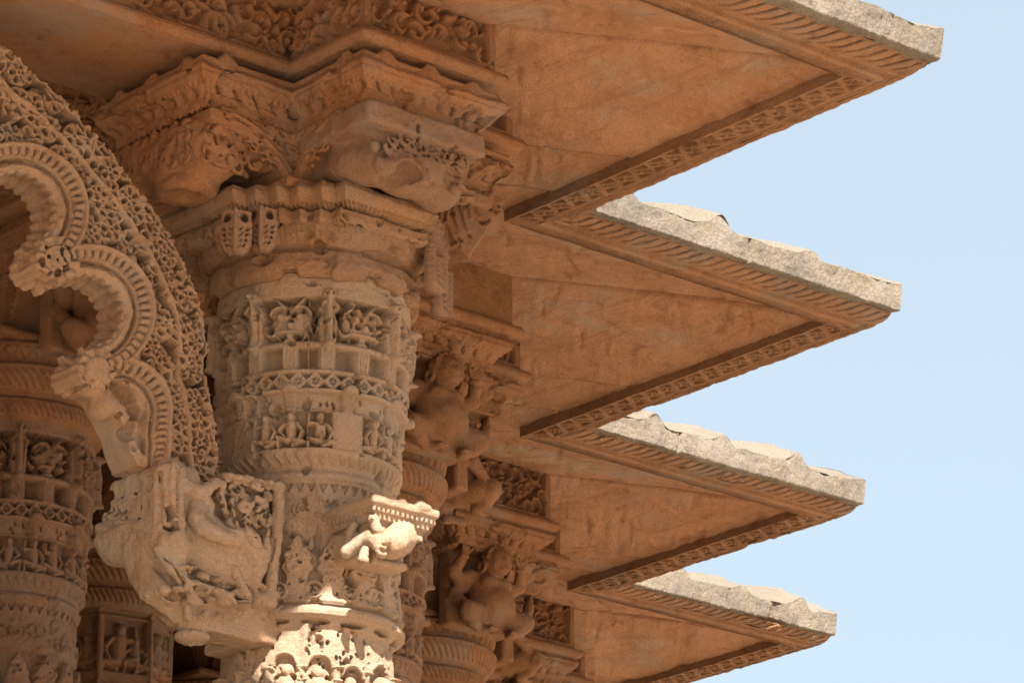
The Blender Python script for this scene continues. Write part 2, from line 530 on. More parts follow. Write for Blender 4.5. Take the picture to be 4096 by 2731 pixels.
# ------------------------------------------------------------------ voxel sculpting
class Vox:
    def __init__(s, lo, hi, h):
        s.lo, s.h = np.array(lo, float), h
        s.n = np.ceil((np.array(hi) - s.lo) / h).astype(int) + 1
        s.F = np.full(s.n, .08, np.float32)
    def win(s, lo, hi, m):
        a = np.clip(np.floor((np.array(lo) - m - s.lo) / s.h).astype(int), 0, s.n)
        b = np.clip(np.ceil((np.array(hi) + m - s.lo) / s.h).astype(int) + 1, 0, s.n)
        if np.any(b <= a): return None
        g = [(s.lo[k] + s.h * np.arange(a[k], b[k])).astype(np.float32) for k in range(3)]
        X, Y, Z = np.meshgrid(*g, indexing='ij', sparse=True)
        return tuple(slice(a[k], b[k]) for k in range(3)), X, Y, Z
    def put(s, sl, d, k, cut=False):
        f = s.F[sl]
        if cut:
            d = -d
            if k > 0:
                q = np.clip(.5 + .5 * (d - f) / k, 0, 1)
                s.F[sl] = f + (d - f) * q + k * q * (1 - q)
            else:
                s.F[sl] = np.maximum(f, d)
        elif k > 0:
            q = np.clip(.5 + .5 * (f - d) / k, 0, 1)
            s.F[sl] = f + (d - f) * q - k * q * (1 - q)
        else:
            s.F[sl] = np.minimum(f, d)
    def ell(s, c, r, k=.01, cut=False, rot=0, axis=2):
        R = max(r)
        w_ = s.win(np.array(c) - R, np.array(c) + R, .03 + k)
        if w_ is None: return
        sl, X, Y, Z = w_
        X, Y, Z = X - c[0], Y - c[1], Z - c[2]
        if rot:
            co, si = cos(rot), sin(rot)
            if axis == 2: X, Y = X * co + Y * si, -X * si + Y * co
            elif axis == 0: Y, Z = Y * co + Z * si, -Y * si + Z * co
            else: X, Z = X * co + Z * si, -X * si + Z * co
        q = np.sqrt((X / r[0]) ** 2 + (Y / r[1]) ** 2 + (Z / r[2]) ** 2)
        s.put(sl, (q - 1) * min(r), k, cut)
    def cap(s, a, b, r0, r1=None, k=.01, cut=False):
        r1 = r0 if r1 is None else r1
        a, b = np.array(a, float), np.array(b, float)
        R = max(r0, r1)
        w_ = s.win(np.minimum(a, b) - R, np.maximum(a, b) + R, .03 + k)
        if w_ is None: return
        sl, X, Y, Z = w_
        d = b - a
        L = d @ d + 1e-9
        t = np.clip(((X - a[0]) * d[0] + (Y - a[1]) * d[1] + (Z - a[2]) * d[2]) / L, 0, 1)
        q = np.sqrt((X - a[0] - t * d[0]) ** 2 + (Y - a[1] - t * d[1]) ** 2 + (Z - a[2] - t * d[2]) ** 2) - (r0 + (r1 - r0) * t)
        s.put(sl, q, k, cut)
    def line(s, pts, r0, r1=None, k=.008, cut=False):
        r1 = r0 if r1 is None else r1
        n = len(pts) - 1
        for i in range(n):
            s.cap(pts[i], pts[i + 1], r0 + (r1 - r0) * i / n, r0 + (r1 - r0) * (i + 1) / n, k, cut)
    def box(s, lo, hi, rr=.008, k=.008, cut=False):
        w_ = s.win(lo, hi, .03 + k)
        if w_ is None: return
        sl, X, Y, Z = w_
        c = (np.array(lo) + np.array(hi)) / 2
        e = (np.array(hi) - np.array(lo)) / 2 - rr
        qx, qy, qz = np.abs(X - c[0]) - e[0], np.abs(Y - c[1]) - e[1], np.abs(Z - c[2]) - e[2]
        d = np.sqrt(np.maximum(qx, 0) ** 2 + np.maximum(qy, 0) ** 2 + np.maximum(qz, 0) ** 2) + np.minimum(np.maximum(qx, np.maximum(qy, qz)), 0) - rr
        s.put(sl, d, k, cut)
    def poly(s, pts, y0, y1, rr=.012, k=.01, cut=False):
        """outline in (x, z) extruded between two depths, rounded"""
        P = np.array(pts, float)
        lo = (P[:, 0].min(), y0, P[:, 1].min()); hi = (P[:, 0].max(), y1, P[:, 1].max())
        w_ = s.win(lo, hi, .03 + k)
        if w_ is None: return
        sl, X, Y, Z = w_
        x, z = X[:, 0, :], Z[:, 0, :]
        d2 = np.full(np.broadcast(x, z).shape, 9.0)
        ins = np.zeros(d2.shape, bool)
        for i in range(len(P)):
            a, b = P[i], P[(i + 1) % len(P)]
            e = b - a
            t = np.clip(((x - a[0]) * e[0] + (z - a[1]) * e[1]) / (e @ e), 0, 1)
            d2 = np.minimum(d2, np.hypot(x - a[0] - t * e[0], z - a[1] - t * e[1]))
            c = ((a[1] > z) != (b[1] > z)) & (x < (b[0] - a[0]) * (z - a[1]) / (b[1] - a[1] + 1e-12) + a[0])
            ins ^= c
        d2 = np.where(ins, -d2, d2)[:, None, :] + rr
        dy = np.abs(Y - (y0 + y1) / 2) - (y1 - y0) / 2 + rr
        d = np.sqrt(np.maximum(d2, 0) ** 2 + np.maximum(dy, 0) ** 2) + np.minimum(np.maximum(d2, dy), 0) - rr
        s.put(sl, d, k, cut)
    def torus(s, c, R, r, axis=1, k=.004, cut=False):
        w_ = s.win(np.array(c) - R - r, np.array(c) + R + r, .02 + k)
        if w_ is None: return
        sl, X, Y, Z = w_
        P = [X - c[0], Y - c[1], Z - c[2]]
        ax = P.pop(axis)
        s.put(sl, np.sqrt((np.sqrt(P[0] ** 2 + P[1] ** 2) - R) ** 2 + ax ** 2) - r, k, cut)
    def out(s, amp=.003, freq=30, seed=1):
        V, Q = nets(s.F, s.lo, s.h)
        if amp and len(V):
            for i in range(3):
                V[:, i] += amp * fbm(V[:, 0] * freq + 7 * i, V[:, 1] * freq + 3, V[:, 2] * freq, 3, seed + i * 5)
        return V, Q

def nets(F, lo, h):
    F = np.pad(F, 1, constant_values=.08)
    lo = np.array(lo) - h
    S = F < 0
    cnt = np.zeros(np.array(F.shape) - 1, np.int8)
    for a in (0, 1):
        for b in (0, 1):
            for c in (0, 1):
                cnt += S[a:F.shape[0] - 1 + a, b:F.shape[1] - 1 + b, c:F.shape[2] - 1 + c]
    act = (cnt > 0) & (cnt < 8)
    I = np.argwhere(act)
    idx = np.full(act.shape, -1, np.int32)
    idx[act] = np.arange(len(I))
    pos = np.zeros((len(I), 3))
    num = np.zeros(len(I))
    for ax in range(3):
        o1, o2 = [q for q in range(3) if q != ax]
        for a in (0, 1):
            for b in (0, 1):
                p = I.copy()
                p[:, o1] += a
                p[:, o2] += b
                q = p.copy()
                q[:, ax] += 1
                fa, fb = F[p[:, 0], p[:, 1], p[:, 2]], F[q[:, 0], q[:, 1], q[:, 2]]
                m = (fa < 0) != (fb < 0)
                t = np.where(m, fa / np.where(m, fa - fb, 1), 0)
                off = np.zeros((len(I), 3))
                off[:, o1], off[:, o2], off[:, ax] = a, b, t
                pos += off * m[:, None]
                num += m
    V = lo + h * (I + pos / num[:, None])
    Qs = []
    for ax in range(3):
        o1, o2 = (ax + 1) % 3, (ax + 2) % 3
        sl0, sl1 = [slice(None)] * 3, [slice(None)] * 3
        sl0[ax], sl1[ax] = slice(0, -1), slice(1, None)
        for o in (o1, o2):
            sl0[o] = sl1[o] = slice(1, -1)
        d = S[tuple(sl0)].astype(np.int8) - S[tuple(sl1)].astype(np.int8)
        E = np.argwhere(d != 0)
        sg = d[d != 0]
        E[:, o1] += 1
        E[:, o2] += 1
        def cell(x, y):
            p = E.copy()
            p[:, o1] += x
            p[:, o2] += y
            return idx[p[:, 0], p[:, 1], p[:, 2]]
        q = np.stack([cell(-1, -1), cell(0, -1), cell(0, 0), cell(-1, 0)], 1)
        q[sg < 0] = q[sg < 0][:, ::-1]
        Qs.append(q)
    return V.astype(np.float32), np.concatenate(Qs)

# ------------------------------------------------------------------ lofts
def resample(prof, res):
    """profile [(d,z)...] -> dense samples, arclength, normals (pointing to +d / away)"""
    P = np.array(prof, float)
    seg = np.linalg.norm(np.diff(P, axis=0), axis=1)
    out, nrm = [], []
    for i in range(len(P) - 1):
        n = max(1, int(math.ceil(seg[i] / res)))
        t = np.linspace(0, 1, n, endpoint=False)
        out.append(P[i] + t[:, None] * (P[i + 1] - P[i]))
    out.append(P[-1:])
    Q = np.concatenate(out)
    tg = np.gradient(Q, axis=0)
    tg /= np.linalg.norm(tg, axis=1)[:, None] + 1e-9
    nr = np.stack([tg[:, 1], -tg[:, 0]], 1)
    s = np.concatenate([[0], np.cumsum(np.linalg.norm(np.diff(Q, axis=0), axis=1))])
    return Q, s, nr

def loft(poly, prof, rs=.006, rv=.006, relief=None, caps=True, amp=.0025, seed=1, jit_f=9):
    """closed counter-clockwise polygon swept up a profile of (offset, z). relief(s, v, edge, t) -> height"""
    P = np.array(poly, float)
    n = len(P)
    E = np.roll(P, -1, 0) - P
    L = np.linalg.norm(E, axis=1)
    en = np.stack([E[:, 1], -E[:, 0]], 1) / L[:, None]
    pn = np.roll(en, 1, 0)
    mi = (en + pn) / (1 + (en * pn).sum(1))[:, None]
    base, mit, nn, ss, ed = [], [], [], [], []
    acc = 0
    for i in range(n):
        k = max(1, int(math.ceil(L[i] / rs)))
        t = np.linspace(0, 1, k, endpoint=False)[:, None]
        j = (i + 1) % n
        base.append(P[i] * (1 - t) + P[j] * t)
        mit.append(mi[i] * (1 - t) + mi[j] * t)
        q = np.repeat(en[i:i + 1], k, 0)
        q[0] = mi[i]
        nn.append(q)
        ss.append(acc + t[:, 0] * L[i])
        ed.append(np.full(k, i))
        acc += L[i]
    base, mit, nn, ss, ed = map(np.concatenate, (base, mit, nn, ss, ed))
    Q, v, nr = resample(prof, rv)
    nu, nv = len(base), len(Q)
    H = np.zeros((nv, nu))
    if relief is not None:
        H = relief(ss, v, ed, acc)
    XY = base[None] + mit[None] * Q[:, 0][:, None, None] + nn[None] * (H * nr[:, 0][:, None])[..., None]
    Z = Q[:, 1][:, None] + H * nr[:, 1][:, None]
    V = np.concatenate([XY, Z[..., None]], -1)
    if amp:
        V += amp * np.stack([fbm(V[..., 0] * jit_f + 3 * i, V[..., 1] * jit_f, V[..., 2] * jit_f, 4, seed + i) for i in range(3)], -1)
    ex = [list(range(nu))[::-1], list(range((nv - 1) * nu, nv * nu))] if caps else None
    return V.reshape(-1, 3), gridq(nu, nv, True), ex

def lathe(c, prof_fn, z0, z1, R, cv, amp=.0, seed=1):
    """surface of revolution; cv height field in (angle*R, z-z0). angle 0 looks to the camera"""
    th = cv.x / R
    z = z0 + cv.y
    r = prof_fn(z)[:, None] + cv.h
    dx = -FH[0] * np.cos(th) + RT[0] * np.sin(th)
    dy = -FH[1] * np.cos(th) + RT[1] * np.sin(th)
    V = np.stack([c[0] + r * dx[None], c[1] + r * dy[None], np.repeat(z[:, None], len(th), 1)], -1)
    return V.reshape(-1, 3), gridq(cv.nu, cv.nv, True), [list(range(cv.nu))[::-1], list(range((cv.nv - 1) * cv.nu, cv.nv * cv.nu))]

def interp(tab):
    a = np.array(tab, float)
    a = a[np.argsort(a[:, 0])]
    return lambda z: np.interp(z, a[:, 0], a[:, 1])

def box_bm(lo, hi):
    (x0, y0, z0), (x1, y1, z1) = lo, hi
    V = [(x0, y0, z0), (x1, y0, z0), (x1, y1, z0), (x0, y1, z0), (x0, y0, z1), (x1, y0, z1), (x1, y1, z1), (x0, y1, z1)]
    Q = [(0, 3, 2, 1), (4, 5, 6, 7), (0, 1, 5, 4), (1, 2, 6, 5), (2, 3, 7, 6), (3, 0, 4, 7)]
    return V, Q

def px_ray(x, y):
    x, y = x * 4096 / 2352, y * 4096 / 2352
    F = cos(PITCH) * FH + sin(PITCH) * np.array([0, 0, 1.])
    U = -sin(PITCH) * FH + cos(PITCH) * np.array([0, 0, 1.])
    return F * FOC + RT * (x - 2048) + U * (1365.5 - y)

def on_y(x, y, Y):
    """photo point -> point of the vertical plane Y"""
    d = px_ray(x, y)
    return d * Y / d[1]
#@@SETTING
# ------------------------------------------------------------------ setting: ground, plinth floor, ceiling
V, Q = [(-400, -400, -1.6), (400, -400, -1.6), (400, 400, -1.6), (-400, 400, -1.6)], [(0, 1, 2, 3)]
g = mesh('ground', V, Q, M_GROUND, smooth=False); g['kind'] = 'structure'
# lip corners of the eave: tips (convex) and the inner corners between them
TIP = [(7.96, 8.30), (10.66, 10.31), (12.61, 12.36), (14.57, 14.50), (16.24, 16.35), (18.2, 18.3)]
INN = [(4.0, 8.30), (7.96, 10.31), (10.66, 12.36), (12.61, 14.50), (14.57, 16.35), (16.24, 18.3), (18.2, 20.4)]
path = []
for i in range(6):
    path += [INN[i], TIP[i]]
path.append(INN[6])

def stair(d, far=26.0, left=-2.0):
    """staircase outline of the building pushed in by d, closed behind"""
    p = [(x - d, y + d) for x, y in path]
    p[0] = (left, p[0][1])
    p[-1] = (p[-1][0], far)
    return p + [(left, far)]

def slab(name, d, z0, z1, m):
    p = stair(d)
    n = len(p)
    V = [(x, y, z0) for x, y in p] + [(x, y, z1) for x, y in p]
    Q = [(i, (i + 1) % n, n + (i + 1) % n, n + i) for i in range(n)]
    return mesh(name, V, Q, m, smooth=False, extra=[list(range(n))[::-1], list(range(n, 2 * n))])
fl = slab('floor', -.75, -1.59, 2.32, M_PAVE); fl['kind'] = 'structure'  # unseen floor, widened past the eaves to bounce sunlight up to the soffits
ce = slab('ceiling', 1.58, 7.16, 7.3, M_BROWN); ce['kind'] = 'structure'
V1, Q1 = box_bm((5.7, 13.2, 2.3), (6.0, 19.5, 7.5))  # walls added to darken the hall by blocking bounced light
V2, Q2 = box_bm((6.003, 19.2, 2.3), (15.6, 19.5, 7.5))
o = mesh('light_blocking_wall', V1, Q1, M_BROWN, smooth=False)
tag(o, 'added plain dark wall blocking light deep inside the hall, behind the pierced arch', 'wall')
o = mesh('light_blocking_wall', V2, Q2, M_BROWN, smooth=False)
tag(o, 'added plain dark wall blocking light into the hall, far behind the columns', 'wall')

# ------------------------------------------------------------------ the stepped eaves
HZ = 6.5
RIDGES = {0: [], 1: [.55, 1.05, 1.52], 2: [.24, .80, 1.36], 3: [.45, .93, 1.46], 4: [.42, .90, 1.38], 5: []}

def sheet(name, A, B, kind, prof, res_u, res_v, relief, m, root, amp=.003, seed=1, lift=None):
    """profile of (d, z) swept along one eave segment from inner corner / tip A to B, mitred at both ends by the shear (+d, -d)"""
    A, B = np.array(A, float), np.array(B, float)
    L = np.linalg.norm(B - A)
    nu = max(2, int(L / res_u) + 1)
    Qp, v, nr = resample(prof, res_v)
    u = np.linspace(0, L, nu)
    U, Vv = np.meshgrid(u, v)
    H = relief(U, Vv, L, v[-1]) if relief is not None else np.zeros_like(U)
    H = H * sstep(0, .03, U) * sstep(0, .03, L - U)
    if name == 'soffit':
        H = H - .010 * np.exp(-(((L - U) if kind == 'B' else U) / .007) ** 2)
    dk = root.get('reach', 1.0) * (.84 if name == 'rope_band' else 1)
    dd = np.where(Qp[:, 0] > .16, .16 + (Qp[:, 0] - .16) * dk, Qp[:, 0])
    d = dd[:, None] + H * nr[:, 0][:, None]
    zk = min(1.0, root.get('reach', 1.0) + .06) * (.88 if name == 'rope_band' else 1)
    zz = np.where(Qp[:, 0] > .16, np.minimum(Qp[:, 1], .062) * zk + np.maximum(0, Qp[:, 1] - .062), Qp[:, 1])
    z = zz[:, None] + H * nr[:, 1][:, None] + HZ
    d0 = np.repeat(dd[:, None], nu, 1)
    if lift is not None:
        z = z + lift(U, d0, L)
    t = U / L
    X = A[0] + (B[0] - A[0]) * t + (d if kind == 'A' else d0)
    Y = A[1] + (B[1] - A[1]) * t - (d if kind == 'B' else d0)
    P = np.stack([X, Y, z], -1)
    if amp:
        for i in range(3):
            P[..., i] += amp * fbm(X * 7 + 5 * i, Y * 7 + z * 7, z * 7 - X * 3, 4, seed + 3 * i)
    return mesh(name, P.reshape(-1, 3), gridq(nu, len(Qp)), m, root)

def rel_rope(seed, flip=1):
    def f(U, V, L, W):
        p = .066
        t = V / W
        ph = (U * flip - .12 * (np.arcsin(np.clip(2 * t - 1, -1, 1)) / pi) + .012 * vnoise(U * 5, V * 3, None, seed)) / p
        fr = ph - np.floor(ph)
        on = sstep(.06, .16, t) * (1 - sstep(.84, .95, t))
        groove = -.026 * np.exp(-((np.minimum(fr, 1 - fr) / .075) ** 2))
        leaf = .007 * (1 - fr) * sstep(0, .1, fr)
        crumb = -.012 * sstep(.2, .55, fbm(U * 7, V * 7, None, 4, seed + 9))
        return (leaf + groove * (.6 + .4 * vnoise(U * 12, V * 0, None, seed + 2))) * on + .005 * fbm(U * 25, V * 25, None, 3, seed) + crumb
    return f

def rel_tri(seed):
    def f(U, V, L, W):
        p = .036
        fr = U / p - np.floor(U / p)
        t = V / W
        a = np.abs(fr - .5) * 2
        m = sstep(-.12, .12, t - a * .95)
        worn = sstep(.1, .5, fbm(U * 2.3, V * 0 + seed, None, 3, seed))
        return -.018 * (1 - m) * (1 - .6 * worn) - .012 * sstep(.3, .7, fbm(U * 11, V * 11, None, 4, seed + 4))
    return f

def rel_diamond(seed):
    def f(U, V, L, W):
        cv = Cv(L, W, U.shape[1], U.shape[0])
        diamonds(cv, 0, L, .014, W - .016, .10, .034)
        cv.h += .003 * fbm(U * 30, V * 30, None, 3, seed) - .010 * sstep(.35, .55, fbm(U * 7, V * 7, None, 4, seed + 2))
        return cv.h
    return f

def rel_soffit(seed, joints, kind):
    def f(U, V, L, W):
        p, q = (.655 * U - .1 * V, .756 * U + 1.41 * V) if kind == 'B' else (.756 * U - .1 * V, 1.41 * V - .655 * U)
        h = .006 * fbm(U * 3, V * 3, None, 4, seed) + .0045 * fbm(q * 14, p * 1.0, None, 5, seed + 3) + .004 * fbm(q * 45, p * 6, None, 3, seed + 7)
        for ju, dz in joints:
            jj = ju + .03 * (V - .8) * math.sin(seed)
            h += dz * (1 - sstep(-.004, .004, U - jj)) - .030 * np.exp(-((U - jj) / .009) ** 2)
        patch = sstep(.12, .22, fbm(U * 4.5, V * 4.5, None, 5, seed + 21))
        h -= patch * (.003 + .005 * fbm(U * 40, V * 40, None, 3, seed + 2))
        return h - .007 * sstep(.26, .4, fbm(q * 11, p * 2.0, None, 4, seed + 5))
    return f

def rel_face(seed, joint=-1):
    def f(U, V, L, W):
        jt = joint + .008 * vnoise(V * 30, V * 0, None, seed)
        step = (.006 * sstep(-.003, .003, U - jt) - .02 * np.exp(-((U - jt) / .006) ** 2)) if joint > 0 else 0
        tool = np.abs(vnoise(U * 120, V * 22, None, seed + 3))
        return step + .02 * np.minimum(0, fbm(U * 4, V * 6, None, 3, seed + 33)) + .012 * fbm(U * 10, V * 10, None, 4, seed) + .006 * tool + .003 * fbm(U * 70, V * 45, None, 3, seed + 2) - .018 * sstep(.25, .6, fbm(U * 5, V * 5, None, 4, seed + 1))
    return f

def eave(i, label):
    A0, T, B0 = INN[i], TIP[i], INN[i + 1]
    root = thing('stone_eave', label, 'eave', (T[0], T[1], HZ), 'stepped stone eaves')
    fine = 1 if i in (1, 2, 3, 4) else 3
    root['reach'] = {1: 1.14, 2: .86, 3: .78, 4: .68}.get(i, 1.0)
    def lift_for(kind, L):
        rid = RIDGES[i]
        def lf(U, d, L_):
            s = U if kind == 'B' else L_ - U
            h = np.zeros_like(U)
            for n, r in enumerate(rid):
                k = .055 + .016 * math.sin(7 * r + i)
                q = s - r
                h += k * np.where(q < 0, np.exp(-np.abs(q / .075) ** 1.7), np.exp(-np.abs(q / .045) ** 2.4))
            e = L_ - s
            h += .022 * np.exp(-(e / .10) ** 1.5)
            return h * (.25 + .75 * sstep(-.25, .25, d)) + .016 * fbm(s * 7, d * 2, None, 4, i * 7)
        return lf
    for kind, P, R in (('B', A0, T), ('A', T, B0)):
        sd_ = i * 40 + (0 if kind == 'B' else 20)
        L = float(np.linalg.norm(np.array(R) - np.array(P)))
        lf = lift_for(kind, L)
        jl = [(.35 * L, .003)] if kind == 'B' else [(.60 * L + .03 * i, .008), (.86 * L, .005)]
        sheet('soffit', P, R, kind, [(-1.60, .318), (-1.2, .305), (-.93, .262), (-.5, .175), (-.2, .105), (0, .055)], .010 * fine, .010 * fine, rel_soffit(sd_, jl, kind), M_SOFFIT, root, .004, 777)
        sheet('core', P, R, kind, [(-.02, .10), (.012, .06), (.012, .022), (.095, .006), (.15, .018), (.188, .040), (.195, .085), (.195, .14), (.1, .20)], .25, .05, None, M_TRIM, root, 0, 1)  # hidden strip added behind the mouldings to stop sun leaking through the seams
        sheet('lip_face', P, R, kind, [(0, .058), (0, .002)], .03, .015, None, M_TRIM, root, .004, 777)
        if kind == 'A':
            sheet('lip_band', P, R, kind, [(0, .002), (.104, -.016)], .004 * fine, .004 * fine, rel_diamond(sd_), M_TRIM, root, .004, 777)
        else:
            sheet('lip_band', P, R, kind, [(0, .002), (.104, -.016)], .004 * fine, .004 * fine, rel_tri(sd_), M_TRIM, root, .004, 777)
        sheet('fillet', P, R, kind, [(.104, -.016), (.118, -.010), (.122, .004), (.136, .004), (.150, -.004), (.166, .002)], .01 * fine, .004 * fine, None, M_TRIM, root, .004, 777)
        sheet('rope_band', P, R, kind, [(.160, -.002), (.176, -.002), (.202, .010), (.224, .032), (.238, .054), (.242, .062)], .004 * fine, .004 * fine, rel_rope(sd_, 1 if kind == 'B' else -1), M_TRIM, root, .004, 777)
        sheet('edge_face', P, R, kind, [(.205, .054), (.240, .060), (.262, .066), (.274, .170)], .006 * fine, .006 * fine, rel_face(sd_, {1: .30, 2: .98, 3: .62, 4: .8}.get(i, .5) if kind == 'B' else -1), M_GREY, root, .004, 777,
              lift=lambda U, d, L_: lf(U, d, L_) * sstep(.262, .274, .16 + (d - .16) / root['reach']))
        sheet('roof_slope', P, R, kind, [(.274, .170), (.262, .180), (.1, .236), (-.5, .40), (-1.7, .74)], .012 * fine, .03, None, M_ROOF, root, .004, 777, lift=lf)
    return root
eave(0, 'stone eave above the arch, nearest the camera and out of the top of the picture')
eave(1, 'nearest and topmost pointed stone eave, its broad smooth soffit lit from below')
eave(2, 'second pointed stone eave down, three worn ridges along its grey edge')
eave(3, 'third pointed stone eave down, blotched soffit and dark scrolled rope band')
eave(4, 'fourth and lowest pointed stone eave in view, above the corner of the frame')
eave(5, 'farthest stone eave, hidden below the lowest corner of the frame')

# ------------------------------------------------------------------ beams
BEAM_BOT = 6.503
def beam(label, x0, x1, y0, y1, zb, frieze, seed, m, detail=.006, top=7.15, faces=(0, 3), size=.105):
    """architrave block with a bottom roll and a carved frieze; edge 0 faces -Y, edge 3 faces -X"""
    root = thing('stone_beam', label, 'beam', ((x0 + x1) / 2, (y0 + y1) / 2, zb), 'carved beams over the columns')
    poly = [(x0, y0), (x1, y0), (x1, y1), (x0, y1)]
    prof = [(-.05, zb), (-.012, zb + .004), (.006, zb + .018), (.010, zb + .035), (.002, zb + .055), (-.022, zb + .062), (-.03, zb + .075)]
    V, Q, ex = loft(poly, prof, .02, .006, None, True, .003, seed)
    mesh('roll_moulding', V, Q, m, root, extra=ex)
    z0 = zb + .075
    H = top - z0
    Ls = [x1 - x0, y1 - y0]
    cv = Cv(Ls[0], H, max(4, int(Ls[0] / detail)), max(4, int(H / detail)))
    if frieze:
        curls(cv, .035, Ls[0] - .04, .012, H - .07, seed, size, .05)
    cv.erode(.006, 12, seed)
    cw = Cv(Ls[1], H, max(4, int(Ls[1] / detail)), max(4, int(H / detail)))
    if frieze:
        curls(cw, .05, Ls[1] - .04, .012, H - .07, seed + 1, size, .05)
    def rel(ss, v, ed, acc):
        out = np.zeros((len(v), len(ss)))
        off = 0
        for e, c_, Lx in ((0, cv, Ls[0]), (1, None, Ls[1]), (2, None, Ls[0]), (3, cw, Ls[1])):
            k = np.where(ed == e)[0]
            if c_ is not None and len(k):
                iu = np.clip(((ss[k] - off) / c_.dx).astype(int), 0, c_.nu - 1)
                iv = np.clip((v / c_.dy).astype(int), 0, c_.nv - 1)
                out[:, k] = c_.h[np.ix_(iv, iu)]
            off += Lx
        return out
    V, Q, ex = loft(poly, [(-.03, z0), (-.03, top)], detail, detail, rel, True, .004, seed + 2)
    mesh('frieze' if frieze else 'plain_face', V, Q, m, root, extra=ex)
    return root
COL = [(9.36, 12.02), (11.24, 14.13), (13.32, 16.20), (15.05, 17.95)]
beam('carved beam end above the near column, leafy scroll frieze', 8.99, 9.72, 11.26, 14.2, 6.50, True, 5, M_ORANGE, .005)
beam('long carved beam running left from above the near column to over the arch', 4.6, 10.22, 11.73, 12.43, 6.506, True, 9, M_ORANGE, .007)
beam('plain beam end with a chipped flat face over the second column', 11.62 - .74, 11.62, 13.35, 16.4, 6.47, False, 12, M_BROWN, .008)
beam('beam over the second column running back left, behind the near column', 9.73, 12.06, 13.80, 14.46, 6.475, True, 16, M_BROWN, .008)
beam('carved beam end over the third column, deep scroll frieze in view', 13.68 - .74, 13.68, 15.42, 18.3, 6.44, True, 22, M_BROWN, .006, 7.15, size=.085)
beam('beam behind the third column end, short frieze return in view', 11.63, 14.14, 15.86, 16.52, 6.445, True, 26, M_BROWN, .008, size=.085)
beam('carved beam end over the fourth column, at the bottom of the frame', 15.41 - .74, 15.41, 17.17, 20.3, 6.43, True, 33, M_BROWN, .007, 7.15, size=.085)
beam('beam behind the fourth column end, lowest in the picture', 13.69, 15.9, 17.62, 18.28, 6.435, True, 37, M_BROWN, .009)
#@@COLS
# ------------------------------------------------------------------ column shafts
R_SH = .37
PROF = [(5.72, .372), (5.70, .383), (5.60, .39), (5.592, .375), (5.40, .372), (5.30, .366), (5.297, .385), (5.283, .387), (5.225, .387), (5.208, .385),
        (5.203, .350), (5.15, .343), (5.14, .352), (5.135, .355), (4.985, .358), (4.982, .366), (4.966, .366), (4.955, .360), (4.925, .338), (4.902, .330),
        (4.898, .338), (4.885, .346), (4.87, .344), (4.862, .336), (4.85, .331), (4.81, .326), (4.66, .328), (4.655, .318), (4.40, .330), (4.365, .345),
        (4.348, .372), (4.335, .378), (4.318, .376), (4.312, .362), (4.29, .352), (4.2, .358), (4.0, .365), (3.9, .37)]

